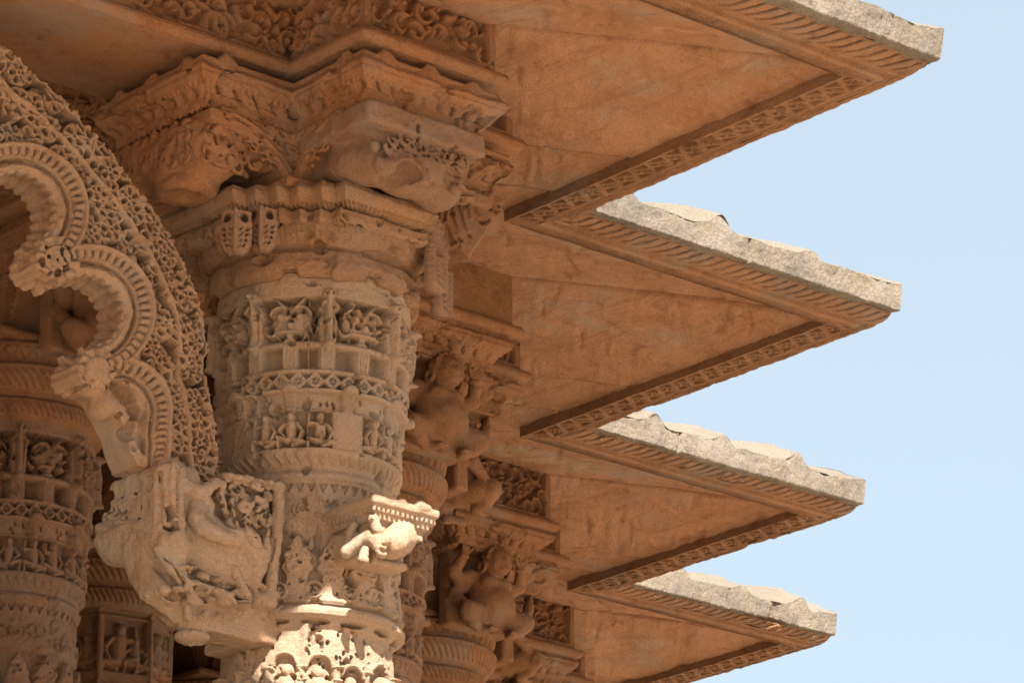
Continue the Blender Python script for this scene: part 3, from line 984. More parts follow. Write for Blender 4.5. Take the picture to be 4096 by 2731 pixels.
def carve_shaft(cv, z0, seed, worn):
    rg = np.random.RandomState(seed)
    W = cv.W
    Z = lambda z: z - z0
    A = lambda deg: (radians(deg) * R_SH) % W
    B = lambda z0_, z1_: None
    # top plain band: slightly ragged
    # lion mask band
    g = .0
    cv.box(0, W, Z(5.405), Z(5.592), -.030, .004, 'add')
    for k in range(8):
        f = A(-10.5 + 45 * k)
        lion_mask(cv, f, Z(5.492), .19, .045, -.03)
        # arch frame round each mask
        for q in (-1, 1):
            cv.cap(f + q * .125, Z(5.42), f + q * .118, Z(5.56), .016, .014, .035, -.02)
    for k in range(8):
        chain(cv, A(-33 + 45 * k), Z(5.345), Z(5.60), .021, .05, -.012)
    for k in range(150):
        cv.drill(rg.uniform(0, W), rg.uniform(Z(5.42), Z(5.58)), rg.uniform(.006, .014), rg.uniform(.008, .018), .03, rg.uniform(-.8, .8))
    # band under masks
    cv.box(0, W, Z(5.385), Z(5.408), .012, .005)
    # niches
    cv.box(0, W, Z(5.30), Z(5.385), -.024, .003, 'add')
    for k in range(16):
        x = A(-10.5 + 22.5 * k)
        cv.box(x - .028, x + .028, Z(5.298), Z(5.39), .012, .004)
        for q in (-.012, 0, .012):
            cv.box(x + q - .0015, x + q + .0015, Z(5.305), Z(5.38), -.004, .002, 'add')
    # diamond band
    cv.box(0, W, Z(5.222), Z(5.282), -.004, .003, 'add')
    diamonds(cv, 0, W, Z(5.222), Z(5.282), .0655, .026)
    # pendant tongues in the recess
    for k in range(10):
        x = A(-10 + 36 * k)
        cv.cap(x, Z(5.21), x, Z(5.15), .030, .022, .022, 0, .4)
        for q in (-.014, -.005, .005, .014):
            cv.box(x + q - .0015, x + q + .0015, Z(5.155), Z(5.205), -.004, .002, 'add')
        cv.ell(x, Z(5.135), .012, .016, .016)
    # figure frieze
    cv.box(0, W, Z(4.99), Z(5.138), -.022, .004, 'add')
    n = 20
    for k in range(n):
        x = (k + .5) * W / n
        a = ((x / R_SH + pi) % (2 * pi)) - pi
        if worn and .28 < a < .62:
            cv.box(x - W / n / 2, x + W / n / 2, Z(4.99), Z(5.142), .004, .008)
            continue
        if worn and a < -.62 and a > -1.2:
            cv.box(x - W / n / 2, x + W / n / 2, Z(4.99), Z(5.142), -.001, .008)
            continue
        seated(cv, x + rg.uniform(-.01, .01), Z(4.993), .145, .036, rg, -.022)
    for k in range(54):
        x = (k + .5) * W / 54
        cv.cap(x - .012, Z(4.955), x + .006, Z(4.93), .006, .008, .007)
    for k in range(90):
        x, y, a = rg.uniform(0, W), rg.uniform(Z(4.675), Z(4.79)), rg.uniform(0, 6.28)
        cv.arc(x, y, rg.uniform(.014, .026), a, a + rg.uniform(2.5, 4.5), .004, .007, .008)
        cv.drill(x + .02, y, .005, .007, .009, a)
    for k in range(70):
        x, y, a = rg.uniform(0, W), rg.uniform(Z(5.14), Z(5.20)), rg.uniform(0, 6.28)
        cv.drill(x, y, .006, .012, .010, a * .1)
    # pointed tooth row
    for k in range(46):
        x = (k + .5) * W / 46
        cv.tri((x - .02, Z(4.85)), (x + .02, Z(4.85)), (x, Z(4.815)), .007)
    # leaf panels
    for k in range(16):
        x = A(-4 + 22.5 * k)
        pointed_leaf(cv, x, Z(4.37), Z(4.645 - .02 * rg.rand()), .138, .028, 0, rg)
    # slots under the flange
    for k in range(14):
        x = (k + .3) * W / 14
        cv.drill(x, Z(4.295), .05 + .02 * rg.rand(), .011, .03, 0)
    # crowded figures below
    cv.box(0, W, 0, Z(4.285), -.012, .02, 'add')
    for k in range(200):
        x, y = rg.uniform(0, W), rg.uniform(Z(4.10), Z(4.275))
        cv.drill(x, y, rg.uniform(.004, .010), rg.uniform(.006, .013), .018, rg.uniform(-.8, .8))
    n = 17
    for k in range(n):
        x = (k + .5) * W / n
        yj = rg.uniform(-.03, .03)
        if rg.rand() < .45: cv.arc(x, Z(4.10 + yj), .052, .2, pi - .2, .010, .010, .022, 0)
        seated(cv, x + rg.uniform(-.02, .02), Z(3.91 + yj), .2, .05, rg, -.012)
        if rg.rand() < .7: seated(cv, x + W / n * .45, Z(3.98 + yj), .13, .04, rg, -.012)
        cv.cap(x + W / n / 2, Z(3.9), x + W / n / 2, Z(4.11), .017, .015, .035, -.01)
        for q in (.03, .09, .15, .2):
            cv.cap(x + W / n / 2 - .016, Z(3.91 + q), x + W / n / 2 + .016, Z(3.91 + q), .009, .009, .045, -.01)
        for q in (-1, 1):
            cv.drill(x + q * .038, Z(4.07), .012, .018, .03, q * .5)
    cv.h = np.where(cv.h < 0, cv.h * 2.15, cv.h * 1.3)
    X, Y = cv.XY()
    th = X / W * 2 * pi
    cx, sx = np.cos(th) * R_SH, np.sin(th) * R_SH
    worn_k = sstep(-.05, .45, fbm(cx * 4.5 + 9, sx * 4.5, Y * 4.5, 3, seed + 40)) * (.55 if worn else .25)
    sm = cv.h * (1 - worn_k) - .004 * worn_k
    cv.h = sm + .013 * fbm(cx * 7, sx * 7, Y * 7, 4, seed) + .005 * fbm(cx * 34, sx * 34, Y * 34, 3, seed + 4)
    pit = fbm(cx * 16, sx * 16, Y * 16, 3, seed + 8)
    cv.h -= (.028 if worn else .014) * sstep(.26, .5, pit)

def shaft_part(name, c, k, z0, z1, nu, nv, seed, worn, m, root):
    cv = Cv(2 * pi * R_SH, z1 - z0, nu, nv, True)
    carve_shaft(cv, z0, seed, worn)
    f = interp(PROF)
    V, Q, ex = lathe(c, lambda z: f(z) * k, z0, z1, R_SH, cv)
    return mesh(name, V, Q, m, root, extra=ex)

def plain_lathe(name, c, prof, m, root, cv_fn=None, nu=160, res=.008, amp=.004, seed=1, R=.4):
    Q_, s, nr = resample(prof, res)
    cv = Cv(2 * pi * R, s[-1], nu, len(Q_), True)
    cv.y = s.astype(np.float32)
    if cv_fn:
        cv_fn(cv, Q_)
    th = cv.x / R
    dx = -FH[0] * np.cos(th) + RT[0] * np.sin(th)
    dy = -FH[1] * np.cos(th) + RT[1] * np.sin(th)
    r = Q_[:, 0][:, None] + cv.h * nr[:, 0][:, None]
    z = Q_[:, 1][:, None] + cv.h * nr[:, 1][:, None]
    V = np.stack([c[0] + r * dx[None], c[1] + r * dy[None], z], -1)
    if amp:
        for i in range(3):
            V[..., i] += amp * fbm(V[..., 0] * 8 + i * 3, V[..., 1] * 8, V[..., 2] * 8, 4, seed + i)
    return mesh(name, V.reshape(-1, 3), gridq(nu, len(Q_), True), m, root, extra=[list(range(nu))[::-1], list(range((len(Q_) - 1) * nu, len(Q_) * nu))])

def ribs(cv, Q_, z0, z1, n, h, slant, tri=None):
    """slanting ribs between two heights of the profile, small pointed row optional"""
    X, _ = cv.XY()
    zz = Q_[:, 1][:, None]
    t = np.clip((zz - z0) / (z1 - z0), 0, 1)
    on = sstep(z0, z0 + .01, zz) * (1 - sstep(z1 - .01, z1, zz))
    ph = X / cv.W * n + slant * t
    fr = ph - np.floor(ph)
    cv.h += (h * np.sin(fr * pi) ** .6 - h) * on

LOW = [(.38, 2.35), (.38, 3.0), (.36, 3.02), (.36, 3.3), (.385, 3.33), (.385, 3.38), (.36, 3.41), (.37, 3.91)]

# ------------------------------------------------------------------ the near column
c0 = COL[0]
KC = (9.34, 12.05)
near = thing('carved_column', 'thick near column with pale worn carving below a broken orange bracket capital', 'column', (c0[0], c0[1], 2.35), 'carved stone columns')
shaft_part('shaft', c0, 1.0, 3.9, 5.72, 860, 640, 3, True, M_BEIGE, near)
plain_lathe('shaft_foot', c0, LOW, M_BEIGE, near)
def ring1(cv, Q_):
    cv.erode(.020, 7, 3)
    cv.erode(.008, 26, 8)
    X, _ = cv.XY()
    t_ = X / cv.W * 2 * pi
    chip = fbm(np.cos(t_) * 5, np.sin(t_) * 5, Q_[:, 1][:, None] * 12 + 0 * X, 4, 71)
    cv.h -= .03 * sstep(.12, .42, chip)
    ribs(cv, Q_, 5.80, 5.885, 120, .006, .3)
plain_lathe('neck_ring', c0, [(.33, 5.67), (.40, 5.668), (.424, 5.69), (.432, 5.725), (.425, 5.765), (.408, 5.785), (.40, 5.792), (.428, 5.80), (.452, 5.84), (.462, 5.875), (.45, 5.90), (.40, 5.91)],
            M_TAN, near, ring1, 400, .005, .006, 4, .42)

def steps(cx, cy, hw, st, n):
    """square with stepped (zig-zag) corners, counter-clockwise"""
    q = []
    k = hw - st * n
    # corner toward (+,-) first, going counter-clockwise from the -Y face
    def corner(fx, fy, turn):
        pts = [(hw, -k)] if False else []
        return pts
    P = []
    # -Y face right end -> +X face lower end
    base = [(k, -hw)]
    for i in range(n):
        base.append((k + st * i + 0, -hw + st * (i + 1)))
        base.append((k + st * (i + 1), -hw + st * (i + 1)))
    base = base[:-1] + [(hw - 0, -hw + st * n)] if False else base
    for r in range(4):
        co, si = [(1, 0), (0, 1), (-1, 0), (0, -1)][r]
        for x, y in base:
            P.append((cx + x * co - y * si, cy + x * si + y * co))
    return P

star = steps(KC[0], KC[1], .555, .062, 5)
def rel_star(ss, v, ed, acc):
    S, Vv = np.meshgrid(ss, v)
    fr = S / .026 - np.floor(S / .026)
    dots = np.exp(-((fr - .5) / .2) ** 2) * np.exp(-((Vv - .062) / .010) ** 2)
    fr2 = S / .031 - np.floor(S / .031)
    lobes = (np.abs(fr2 - .5) * .012) * np.exp(-((Vv - .04) / .018) ** 2)
    return .005 * fbm(S * 22, Vv * 22, None, 4, 3) - .011 * dots - lobes + .012 * fbm(S * 5, Vv * 9, None, 3, 6)
V, Q, ex = loft(star, [(-.10, 5.925), (-.05, 5.935), (-.022, 5.945), (-.006, 5.965), (0, 5.985), (-.006, 6.0), (-.012, 6.012), (-.06, 6.02)], .005, .005, rel_star, True, .006, 5)
mesh('stepped_slab', V, Q, M_TAN, near, extra=ex)
star2 = steps(KC[0], KC[1], .50, .056, 5)
def rel_star2(ss, v, ed, acc):
    S, Vv = np.meshgrid(ss, v)
    f1, f2, r = voro(S / .045, Vv / .05, 4)
    return .004 * fbm(S * 20, Vv * 20, None, 4, 13) - .02 * sstep(.3, .5, f2 - f1) * (r < .5) * (ed[None] % 11 != 0) + .010 * fbm(S * 5, Vv * 9, None, 3, 16)
V, Q, ex = loft(star2, [(-.06, 5.865), (-.012, 5.87), (0, 5.885), (0, 5.92), (-.02, 5.932)], .006, .006, rel_star2, True, .006, 7)
band = mesh('stepped_band', V, Q, M_TAN, near, extra=ex)

# hanging leaves left on the stepped band
def hang_leaf(x, y, nx, ny, zt, L, w_):
    """carved tongue-shaped leaf hanging from the stepped band, facing (nx, ny)"""
    nu, nv = 44, 60
    cv = Cv(w_, L, nu, nv)
    X, Y = cv.XY()
    t = Y / L
    half = w_ / 2 * np.sqrt(np.clip(1 - (np.clip((.42 - t) / .44, 0, 1)) ** 2.4, .02, 1)) * (1 - .05 * np.abs(np.sin(t * 22))) * np.where(t > .8, .93, 1)
    rg = np.random.RandomState(int(abs(x * 1000)) % 99)
    cv.h[:] = .045 * np.cos(np.clip((X - w_ / 2) / w_ * 2.8, -1.5, 1.5)) + .006 * fbm(X * 60, Y * 60, None, 3, 5)
    cv.cap(w_ / 2, 0, w_ / 2, L, .012, .009, .014, .045)
    for q in (-1, 1):
        cv.drill(w_ / 2 + q * w_ * .27, L * .84, .017, .021, .06)
        for k in range(4):
            cv.drill(w_ / 2 + q * w_ * .17, L * (.13 + .14 * k), .0035, .010, .012, -q * .6)
            cv.drill(w_ / 2 + q * w_ * (.30 + .02 * k), L * (.17 + .13 * k), .006, .009, .022, -q * .7)
    u = (X - w_ / 2) / (w_ / 2) * half
    tx, ty = -ny, nx
    front = np.stack([x + tx * u + nx * cv.h, y + ty * u + ny * cv.h, zt - L + Y], -1)
    back = np.stack([x + tx * u - nx * .03, y + ty * u - ny * .03, zt - L + Y], -1)
    V = np.concatenate([front.reshape(-1, 3), back.reshape(-1, 3)])
    Q1 = gridq(nu, nv)
    N = nu * nv
    b = np.concatenate([np.arange(nu), np.arange(1, nv) * nu + nu - 1, (nv - 1) * nu + np.arange(nu - 2, -1, -1), np.arange(nv - 2, 0, -1) * nu])
    b2 = np.roll(b, -1)
    return mesh('hanging_leaf', V, np.concatenate([Q1, Q1[:, ::-1] + N, np.stack([b2, b, b + N, b2 + N], 1)]), M_PINK, band)
# the leaves hang from the convex steps of the corner that faces the camera
n45 = -FH[:2]
for px, py, ww in ((543, 493, .13), (601, 487, .13)):
    d = px_ray(px, py)
    k = 11.62 / d[1]
    p = d * k
    hang_leaf(p[0], p[1] + .0, n45[0], n45[1], p[2] + .005, .17, .125)
for i_, zz_ in ((1, 5.89), (4, 5.875)):
    hang_leaf(KC[0] + .22 + .056 * i_ + .012, KC[1] - .50 + .056 * i_ - .012, .7071, -.7071, zz_, .19, .13)

def cross(cx, cy, hw, L):
    return [(cx - hw, cy - L), (cx + hw, cy - L), (cx + hw, cy - hw), (cx + L, cy - hw), (cx + L, cy + hw), (cx + hw, cy + hw),
            (cx + hw, cy + L), (cx - hw, cy + L), (cx - hw, cy + hw), (cx - L, cy + hw), (cx - L, cy - hw), (cx - hw, cy - hw)]
def rel_cap(seed):
    def f(ss, v, ed, acc):
        S, Vv = np.meshgrid(ss, v)
        p = .085
        a = np.clip((Vv - .085) / .055, 0, 1)
        ph = (S + .03 * (a - .5)) / p
        fr = ph - np.floor(ph)
        rope = (.012 * np.sin(fr * pi) ** .7 - .012 - .010 * np.exp(-(np.minimum(fr, 1 - fr) / .07) ** 2)) * sstep(.085, .095, Vv) * (1 - sstep(.125, .135, Vv))
        f2 = S / .042 - np.floor(S / .042)
        tri = -.010 * sstep(-.1, .1, 1 - np.abs(f2 - .5) * 2 - (Vv - .02) / .03) * sstep(.015, .02, Vv) * (1 - sstep(.05, .055, Vv))
        f3 = S / .03 - np.floor(S / .03)
        dots = -.008 * np.exp(-((f3 - .5) / .2) ** 2) * np.exp(-((Vv - .142) / .007) ** 2)
        mer = .0
        worn = .35 + .65 * sstep(-.35, .1, fbm(S * 3, Vv * 3, None, 3, seed + 9))
        return (rope * 1.7 + tri * 1.7 + dots * 1.5) * worn + .007 * fbm(S * 16, Vv * 16, None, 4, seed) + .016 * fbm(S * 5, Vv * 7, None, 4, seed + 2) - .02 * sstep(.22, .42, fbm(S * 9, Vv * 9, None, 4, seed + 5))
    return f
def cap_prof(z):
    """two carved courses and a crest, 0.2 high"""
    return [(-.10, z), (-.062, z + .004), (-.060, z + .05), (-.05, z + .058), (-.046, z + .066), (-.030, z + .085), (-.006, z + .115), (.0, z + .122), (.0, z + .135), (.006, z + .14), (.006, z + .152), (-.004, z + .158), (-.012, z + .175), (-.02, z + .195), (-.06, z + .2)]
V, Q, ex = loft(cross(KC[0], KC[1], .36, .80), cap_prof(6.262), .005, .005, rel_cap(2), True, .006, 11)
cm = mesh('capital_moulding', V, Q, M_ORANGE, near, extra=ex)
# merlon scraps standing on the crest under the beam
def crest(c, hw, L, z, root, m, seed, h=.06):
    rg = np.random.RandomState(seed)
    vx = Vox((c[0] - L - .02, c[1] - L - .02, z - .03), (c[0] + L + .02, c[1] + L + .02, z + h + .02), .007)
    P = cross(c[0], c[1], hw - .025, L - .025)
    for i in range(12):
        a, b = np.array(P[i]), np.array(P[(i + 1) % 12])
        Ln = np.linalg.norm(b - a)
        vx.cap((a[0], a[1], z - .004), (b[0], b[1], z - .004), .014, .014, .006)
        for k in range(max(1, int(Ln / .17))):
            if rg.rand() < .4: continue
            p = a + (b - a) * ((k + .5) / max(1, int(Ln / .17)))
            t = (b - a) / Ln
            hh = h * rg.uniform(.5, 1)
            for u, r, q in ((-.03, .016, .3), (.03, .016, .3), (0, .02, .55), (-.012, .013, .85), (.014, .013, .8)):
                vx.cap((p[0] + t[0] * u, p[1] + t[1] * u, z - .02), (p[0] + t[0] * u, p[1] + t[1] * u, z + hh * q), r, r * .9, .006)
    V, Q = vx.out(.004, 25, seed)
    return mesh('crest', V, Q, m, root)
crest(KC, .36, .80, 6.452, cm, M_ORANGE, 4, .045)

# bracket arms with coved undersides
def arms(c, z0, z1, hw, L, lip, name, root, m, seed, res=.0075, extra=None):
    vx = Vox((c[0] - L - .03, c[1] - L - .03, z0 - .02), (c[0] + L + .03, c[1] + L + .03, z1 + .01), res)
    X, Y, Z = np.meshgrid(*[(vx.lo[k] + vx.h * np.arange(vx.n[k])).astype(np.float32) for k in range(3)], indexing='ij', sparse=True)
    x, y = X - c[0], Y - c[1]
    F = None
    for a, b in ((x, y), (y, x)):
        l, t = np.abs(a), np.abs(b)
        inner = .30
        q = 1 - np.clip((l - inner) / (L - .02 - inner), 0, 1)
        zc = z0 + (z1 - .05 - z0) * np.sqrt(np.clip(1 - q * q, 0, 1)) ** 1.25   # underside height at distance l
        zc = np.where(l < inner, z0 - .05, zc)
        d = np.maximum(np.maximum(l - L, t - hw - .02 * (Z > z1 - .05)), np.maximum((zc - Z) * .6, Z - z1))
        # double bead line along the cove on the cheeks
        for off in (.022, .05):
            e = np.abs((Z - zc) - off)
            d = d + np.where((t > hw - .03) & (l > inner - .05) & (l < L - .1), -.020 * np.exp(-(e / .008) ** 2), 0)
        F = d if F is None else np.minimum(F, d)
    vx.F = np.minimum(vx.F, F.astype(np.float32))
    vx.box((c[0] - .40, c[1] - .40, z0 - .01), (c[0] + .40, c[1] + .40, z0 + .03), .01, .02)
    if extra:
        extra(vx)
    V, Q = vx.out(.005, 12, seed)
    return mesh(name, V, Q, m, root)
def cheek_scrolls(vx):
    rg = np.random.RandomState(12)
    for k in range(30):
        u, z, a, R = rg.uniform(.30, .60), rg.uniform(6.07, 6.25), rg.uniform(0, 6.28), rg.uniform(.012, .024)
        if z < 6.05 + (u - .3) * .5: continue
        t = np.linspace(0, rg.uniform(2.6, 4.6), 7)
        vx.line([(KC[0] - u + R * cos(a + q), KC[1] - .292, z + R * sin(a + q)) for q in t], .006, .009, .003)
        vx.line([(KC[0] - .292, KC[1] - u + R * cos(a + q), z + R * sin(a + q)) for q in t], .006, .009, .003)
    for k in range(40):
        u, z = rg.uniform(.32, .66), rg.uniform(6.08, 6.26)
        vx.ell((KC[0] - u, KC[1] - .295, z), (.009, .02, .007), .003, True)
        vx.ell((KC[0] - .295, KC[1] - u, z), (.02, .009, .007), .003, True)
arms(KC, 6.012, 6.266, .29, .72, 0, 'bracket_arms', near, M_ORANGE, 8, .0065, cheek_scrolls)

# broken stump of the bracket figure on the arm that faces right
vx = Vox((8.95, 11.15, 5.98), (9.75, 11.75, 6.29), .0065)
vx.box((9.03, 11.27, 6.165), (9.60, 11.72, 6.262), .03, .01)
vx.box((9.01, 11.25, 6.165), (9.61, 11.5, 6.262), .016, .01)
vx.ell((9.27, 11.25, 6.20), (.010, .03, .02), .003, True)
vx.box((9.10, 11.33, 6.06), (9.50, 11.75, 6.2), .04, .03)
vx.ell((9.33, 11.40, 6.08), (.22, .13, .10), .04)
vx.ell((9.52, 11.45, 6.07), (.10, .10, .09), .03)
vx.ell((9.17, 11.52, 6.10), (.10, .12, .09), .04)
vx.box((9.22, 11.30, 6.10), (9.29, 11.40, 6.20), .012, .01)
vx.box((9.33, 11.29, 6.10), (9.40, 11.40, 6.20), .012, .01)
vx.box((9.44, 11.30, 6.09), (9.53, 11.40, 6.19), .012, .01)
for k in range(26):
    rg = np.random.RandomState(k)
    vx.cap((9.23 + .32 * rg.rand(), 11.30, 6.09 + .1 * rg.rand()), (9.23 + .32 * rg.rand(), 11.29, 6.09 + .1 * rg.rand()), .007, .004, .006, cut=bool(k % 2))
for k in range(46):
    rg = np.random.RandomState(k + 400)
    vx.ell((9.08 + .5 * rg.rand(), 11.28 + .05 * rg.rand(), 5.99 + .11 * rg.rand()), (.012 + .022 * rg.rand(), .02, .008 + .016 * rg.rand()), .008, bool(k % 2), rg.rand() * 3, 1)
rg = np.random.RandomState(78)
for k in range(26):
    a, R = rg.uniform(0, 6.28), rg.uniform(.012, .022)
    t = np.linspace(0, rg.uniform(2.6, 4.4), 6)
    u, z = rg.uniform(0, .40), rg.uniform(6.09, 6.165)
    vx.line([(9.14 + u + R * cos(a + q), 11.285, z + R * sin(a + q)) for q in t], .007, .010, .003)
    vx.ell((9.14 + u, 11.275, z + .012), (.009, .03, .008), .004, True)
hp = on_y(934, 400, 11.27)
vx.ell(tuple(hp + np.array([0, .02, 0])), (.115, .05, .075), .02)
vx.ell(tuple(hp), (.066, .17, .050), .008, True, .45, 1)
V, Q = vx.out(.012, 13, 5)
mesh('broken_bracket', V, Q, M_PINK, near)
# wavy carved bracket under the arm that points right, behind the stump
def xz(pts, Y):
    return [tuple(on_y(x, y, Y)[[0, 2]]) for x, y in pts]
vx = Vox((9.45, 11.70, 5.72), (10.25, 12.42, 6.29), .0065)
vx.poly(xz([(1050, 392), (1225, 372), (1205, 430), (1160, 470), (1120, 540), (1085, 590), (1050, 560), (1020, 600), (990, 540), (985, 440)], 11.76), 11.77, 12.33, .02)
for k in range(7):
    o = 17 * k
    pts = [on_y(1010 + o + 6 * math.sin(j * 1.25 + k * .3) * 1.6, 405 + 26 * j - 3 * k, 11.765) for j in range(7 - k // 2)]
    vx.line(pts, .010, .007, .004, True)
    vx.line([p + np.array([.018, -.002, 0]) for p in pts], .010, .008, .004)
for k in range(26):
    rg = np.random.RandomState(k + 31)
    p = on_y(1000 + 150 * rg.rand(), 420 + 150 * rg.rand(), 11.765)
    vx.ell(tuple(p), (.008 + .008 * rg.rand(), .03, .008 + .006 * rg.rand()), .004, bool(k % 3))
V, Q = vx.out(.008, 20, 12)
mesh('wavy_bracket', V, Q, M_BROWN, near)
# stump with an oval socket on the arm that faces left
vx = Vox((8.45, 11.6, 5.9), (9.1, 12.55, 6.29), .008)
vx.box((8.60, 11.78, 6.10), (9.0, 12.35, 6.26), .05, .03)
vx.ell((8.68, 12.05, 6.13), (.13, .24, .11), .05)
vx.ell((8.72, 11.85, 6.12), (.12, .10, .10), .04)
vx.ell((8.70, 12.0, 6.02), (.12, .15, .055), .03)
vx.cap((8.62, 11.86, 6.19), (8.60, 12.0, 6.05), .045, .05, .03)
vx.cap((8.60, 12.15, 6.19), (8.62, 12.22, 6.07), .05, .05, .03)
vx.ell((8.67, 11.95, 5.965), (.05, .075, .03), .01, True)
for k in range(5):
    vx.cap((8.66 + .02 * k, 11.775 + .012 * k, 6.22 - .02 * k), (8.74 + .03 * k, 11.80 + .005 * k, 6.06), .018, .012, .006)
    vx.cap((8.68 + .035 * k, 11.765, 6.21 - .02 * k), (8.73 + .04 * k, 11.765, 6.07), .007, .006, .005, True)
for k in range(7):
    vx.cap((8.585, 11.86 + .06 * k, 6.22), (8.59, 11.87 + .06 * k, 6.08), .022, .018, .01)
vx.torus((8.68, 11.98, 6.0), .09, .03, 2, .012)
rg = np.random.RandomState(77)
for k in range(34):
    a, R = rg.uniform(0, 6.28), rg.uniform(.014, .026)
    t = np.linspace(0, rg.uniform(2.6, 4.4), 6)
    u, z = rg.uniform(0, .30), rg.uniform(6.06, 6.23)
    vx.line([(8.63 + u + R * cos(a + q), 11.77, z + R * sin(a + q)) for q in t], .008, .011, .003)
    vx.line([(8.575, 11.82 + 1.5 * u + R * cos(a + q), z + R * sin(a + q)) for q in t], .008, .011, .003)
    vx.ell((8.63 + u, 11.765, z + .02), (.010, .03, .009), .004, True)
    vx.ell((8.57, 11.82 + 1.5 * u, z + .02), (.03, .010, .009), .004, True)
V, Q = vx.out(.016, 13, 9)
mesh('broken_bracket', V, Q, M_ORANGE, near)
#@@COLS2
# ------------------------------------------------------------------ crouching dwarf brackets (atlantes)
def dwarf_mesh(seed, scale=1.0):
    """figure facing +Y, feet at z=0, palms pushing up at z=.40; back at y=0"""
    h = .0045
    vx = Vox((-.27, -.06, -.05), (.27, .30, .42), h)
    E, K, Ln = vx.ell, vx.cap, vx.line
    vx.box((-.20, -.05, .0), (.20, .03, .40), .02, .02)
    # trunk: one continuous mass, paunch and chest
    E((0, .12, .105), (.130, .125, .108), .03)
    E((0, .10, .20), (.115, .095, .085), .04)
    E((-.045, .165, .215), (.045, .035, .035), .02); E((.045, .165, .215), (.045, .035, .035), .02)
    K((-.10, .08, .245), (.10, .08, .245), .042, .042, .03)
    K((0, .10, .25), (0, .135, .29), .045, .04, .02)
    vx.torus((0, .125, .065), .105, .006, 2, .004)
    # necklace and cord across the chest
    Ln([(-.07, .13, .262), (-.03, .185, .235), (.0, .197, .215), (.03, .185, .235), (.07, .13, .262)], .006, .006, .004)
    Ln([(.07, .14, .255), (.05, .195, .19), (.0, .222, .12), (-.05, .205, .07)], .005, .005, .004)
    # head
    E((0, .165, .325), (.074, .074, .076), .012)
    E((0, .195, .295), (.045, .045, .040), .02)
    E((0, .232, .318), (.013, .016, .018), .008); K((0, .228, .345), (0, .238, .318), .008, .012, .006)
    for q in (-1, 1):
        E((q * .027, .224, .340), (.014, .010, .009), .004)
        K((q * .012, .228, .356), (q * .042, .215, .354), .006, .005, .004)
        E((q * .036, .212, .308), (.022, .018, .02), .012)
        E((q * .068, .155, .33), (.012, .022, .03), .006)
        vx.torus((q * .079, .150, .292), .024, .010, 0, .003)
        E((q * .027, .236, .337), (.006, .004, .003), .002, True)
    K((-.02, .232, .290), (.02, .232, .290), .007, .007, .004); K((-.018, .236, .281), (.018, .236, .281), .006, .006, .003)
    K((-.02, .242, .2855), (.02, .242, .2855), .002, .002, .002, True)
    E((0, .145, .345), (.072, .068, .066), .01)
    for k in range(9):
        a = pi * k / 8
        E((.068 * cos(a), .185, .345 + .055 * sin(a)), (.013, .013, .013), .004)
    # four arms: two pushing up, two on the knees
    for q in (-1, 1):
        Ln([(q * .10, .085, .25), (q * .165, .075, .225), (q * .215, .09, .255)], .038, .032, .015)
        Ln([(q * .215, .09, .255), (q * .20, .12, .30), (q * .185, .135, .335)], .031, .022, .012)
        vx.torus((q * .187, .132, .325), .024, .006, 2, .003)
        E((q * .180, .142, .358), (.026, .012, .028), .006)
        for f in range(4):
            u = -.018 + .012 * f
            l = (.030, .036, .034, .026)[f]
            Ln([(q * .180 + u, .144, .378), (q * .180 + u * 1.15, .146, .378 + l * .6), (q * .180 + u * 1.2, .140, .378 + l)], .0066, .0055, .003)
        Ln([(q * .180 - q * .022, .146, .352), (q * .180 - q * .036, .15, .372), (q * .180 - q * .036, .15, .388)], .0075, .006, .003)
        Ln([(q * .105, .075, .235), (q * .185, .06, .15), (q * .18, .14, .085)], .036, .024, .014)
        vx.torus((q * .182, .10, .115), .028, .006, 2, .003)
        E((q * .172, .165, .078), (.026, .024, .014), .006)
        for f in range(4):
            K((q * .172 + (-.018 + .012 * f), .18, .078), (q * .172 + (-.018 + .012 * f), .20, .060), .0065, .0055, .003)
        # legs: thigh out to the knee, shin back to the foot
        Ln([(q * .06, .09, .045), (q * .13, .14, .045), (q * .18, .17, .04)], .062, .048, .02)
        Ln([(q * .195, .175, .05), (q * .15, .17, -.0), (q * .10, .155, -.03)], .038, .026, .015)
        Ln([(q * .10, .15, -.03), (q * .07, .21, -.035)], .022, .020, .01)
        for f in range(5):
            K((q * .07 + (-.02 + .010 * f), .215, -.036), (q * .07 + (-.022 + .011 * f), .236, -.038), .007, .006, .003)
    V, Q = vx.out(.0035, 26, seed)
    return V * scale, Q

def place(V, c, ang, z):
    """turn local +Y to the heading ang (0 = -Y, pi/2 = -X ...)"""
    dirs = {0: ((-1, 0), (0, -1)), 1: ((0, 1), (-1, 0)), 2: ((0, -1), (1, 0)), 3: ((1, 0), (0, 1))}
    ux, uy = dirs[ang]
    out = np.empty_like(V)
    out[:, 0] = c[0] + V[:, 0] * ux[0] + V[:, 1] * uy[0]
    out[:, 1] = c[1] + V[:, 0] * ux[1] + V[:, 1] * uy[1]
    out[:, 2] = z + V[:, 2]
    return out

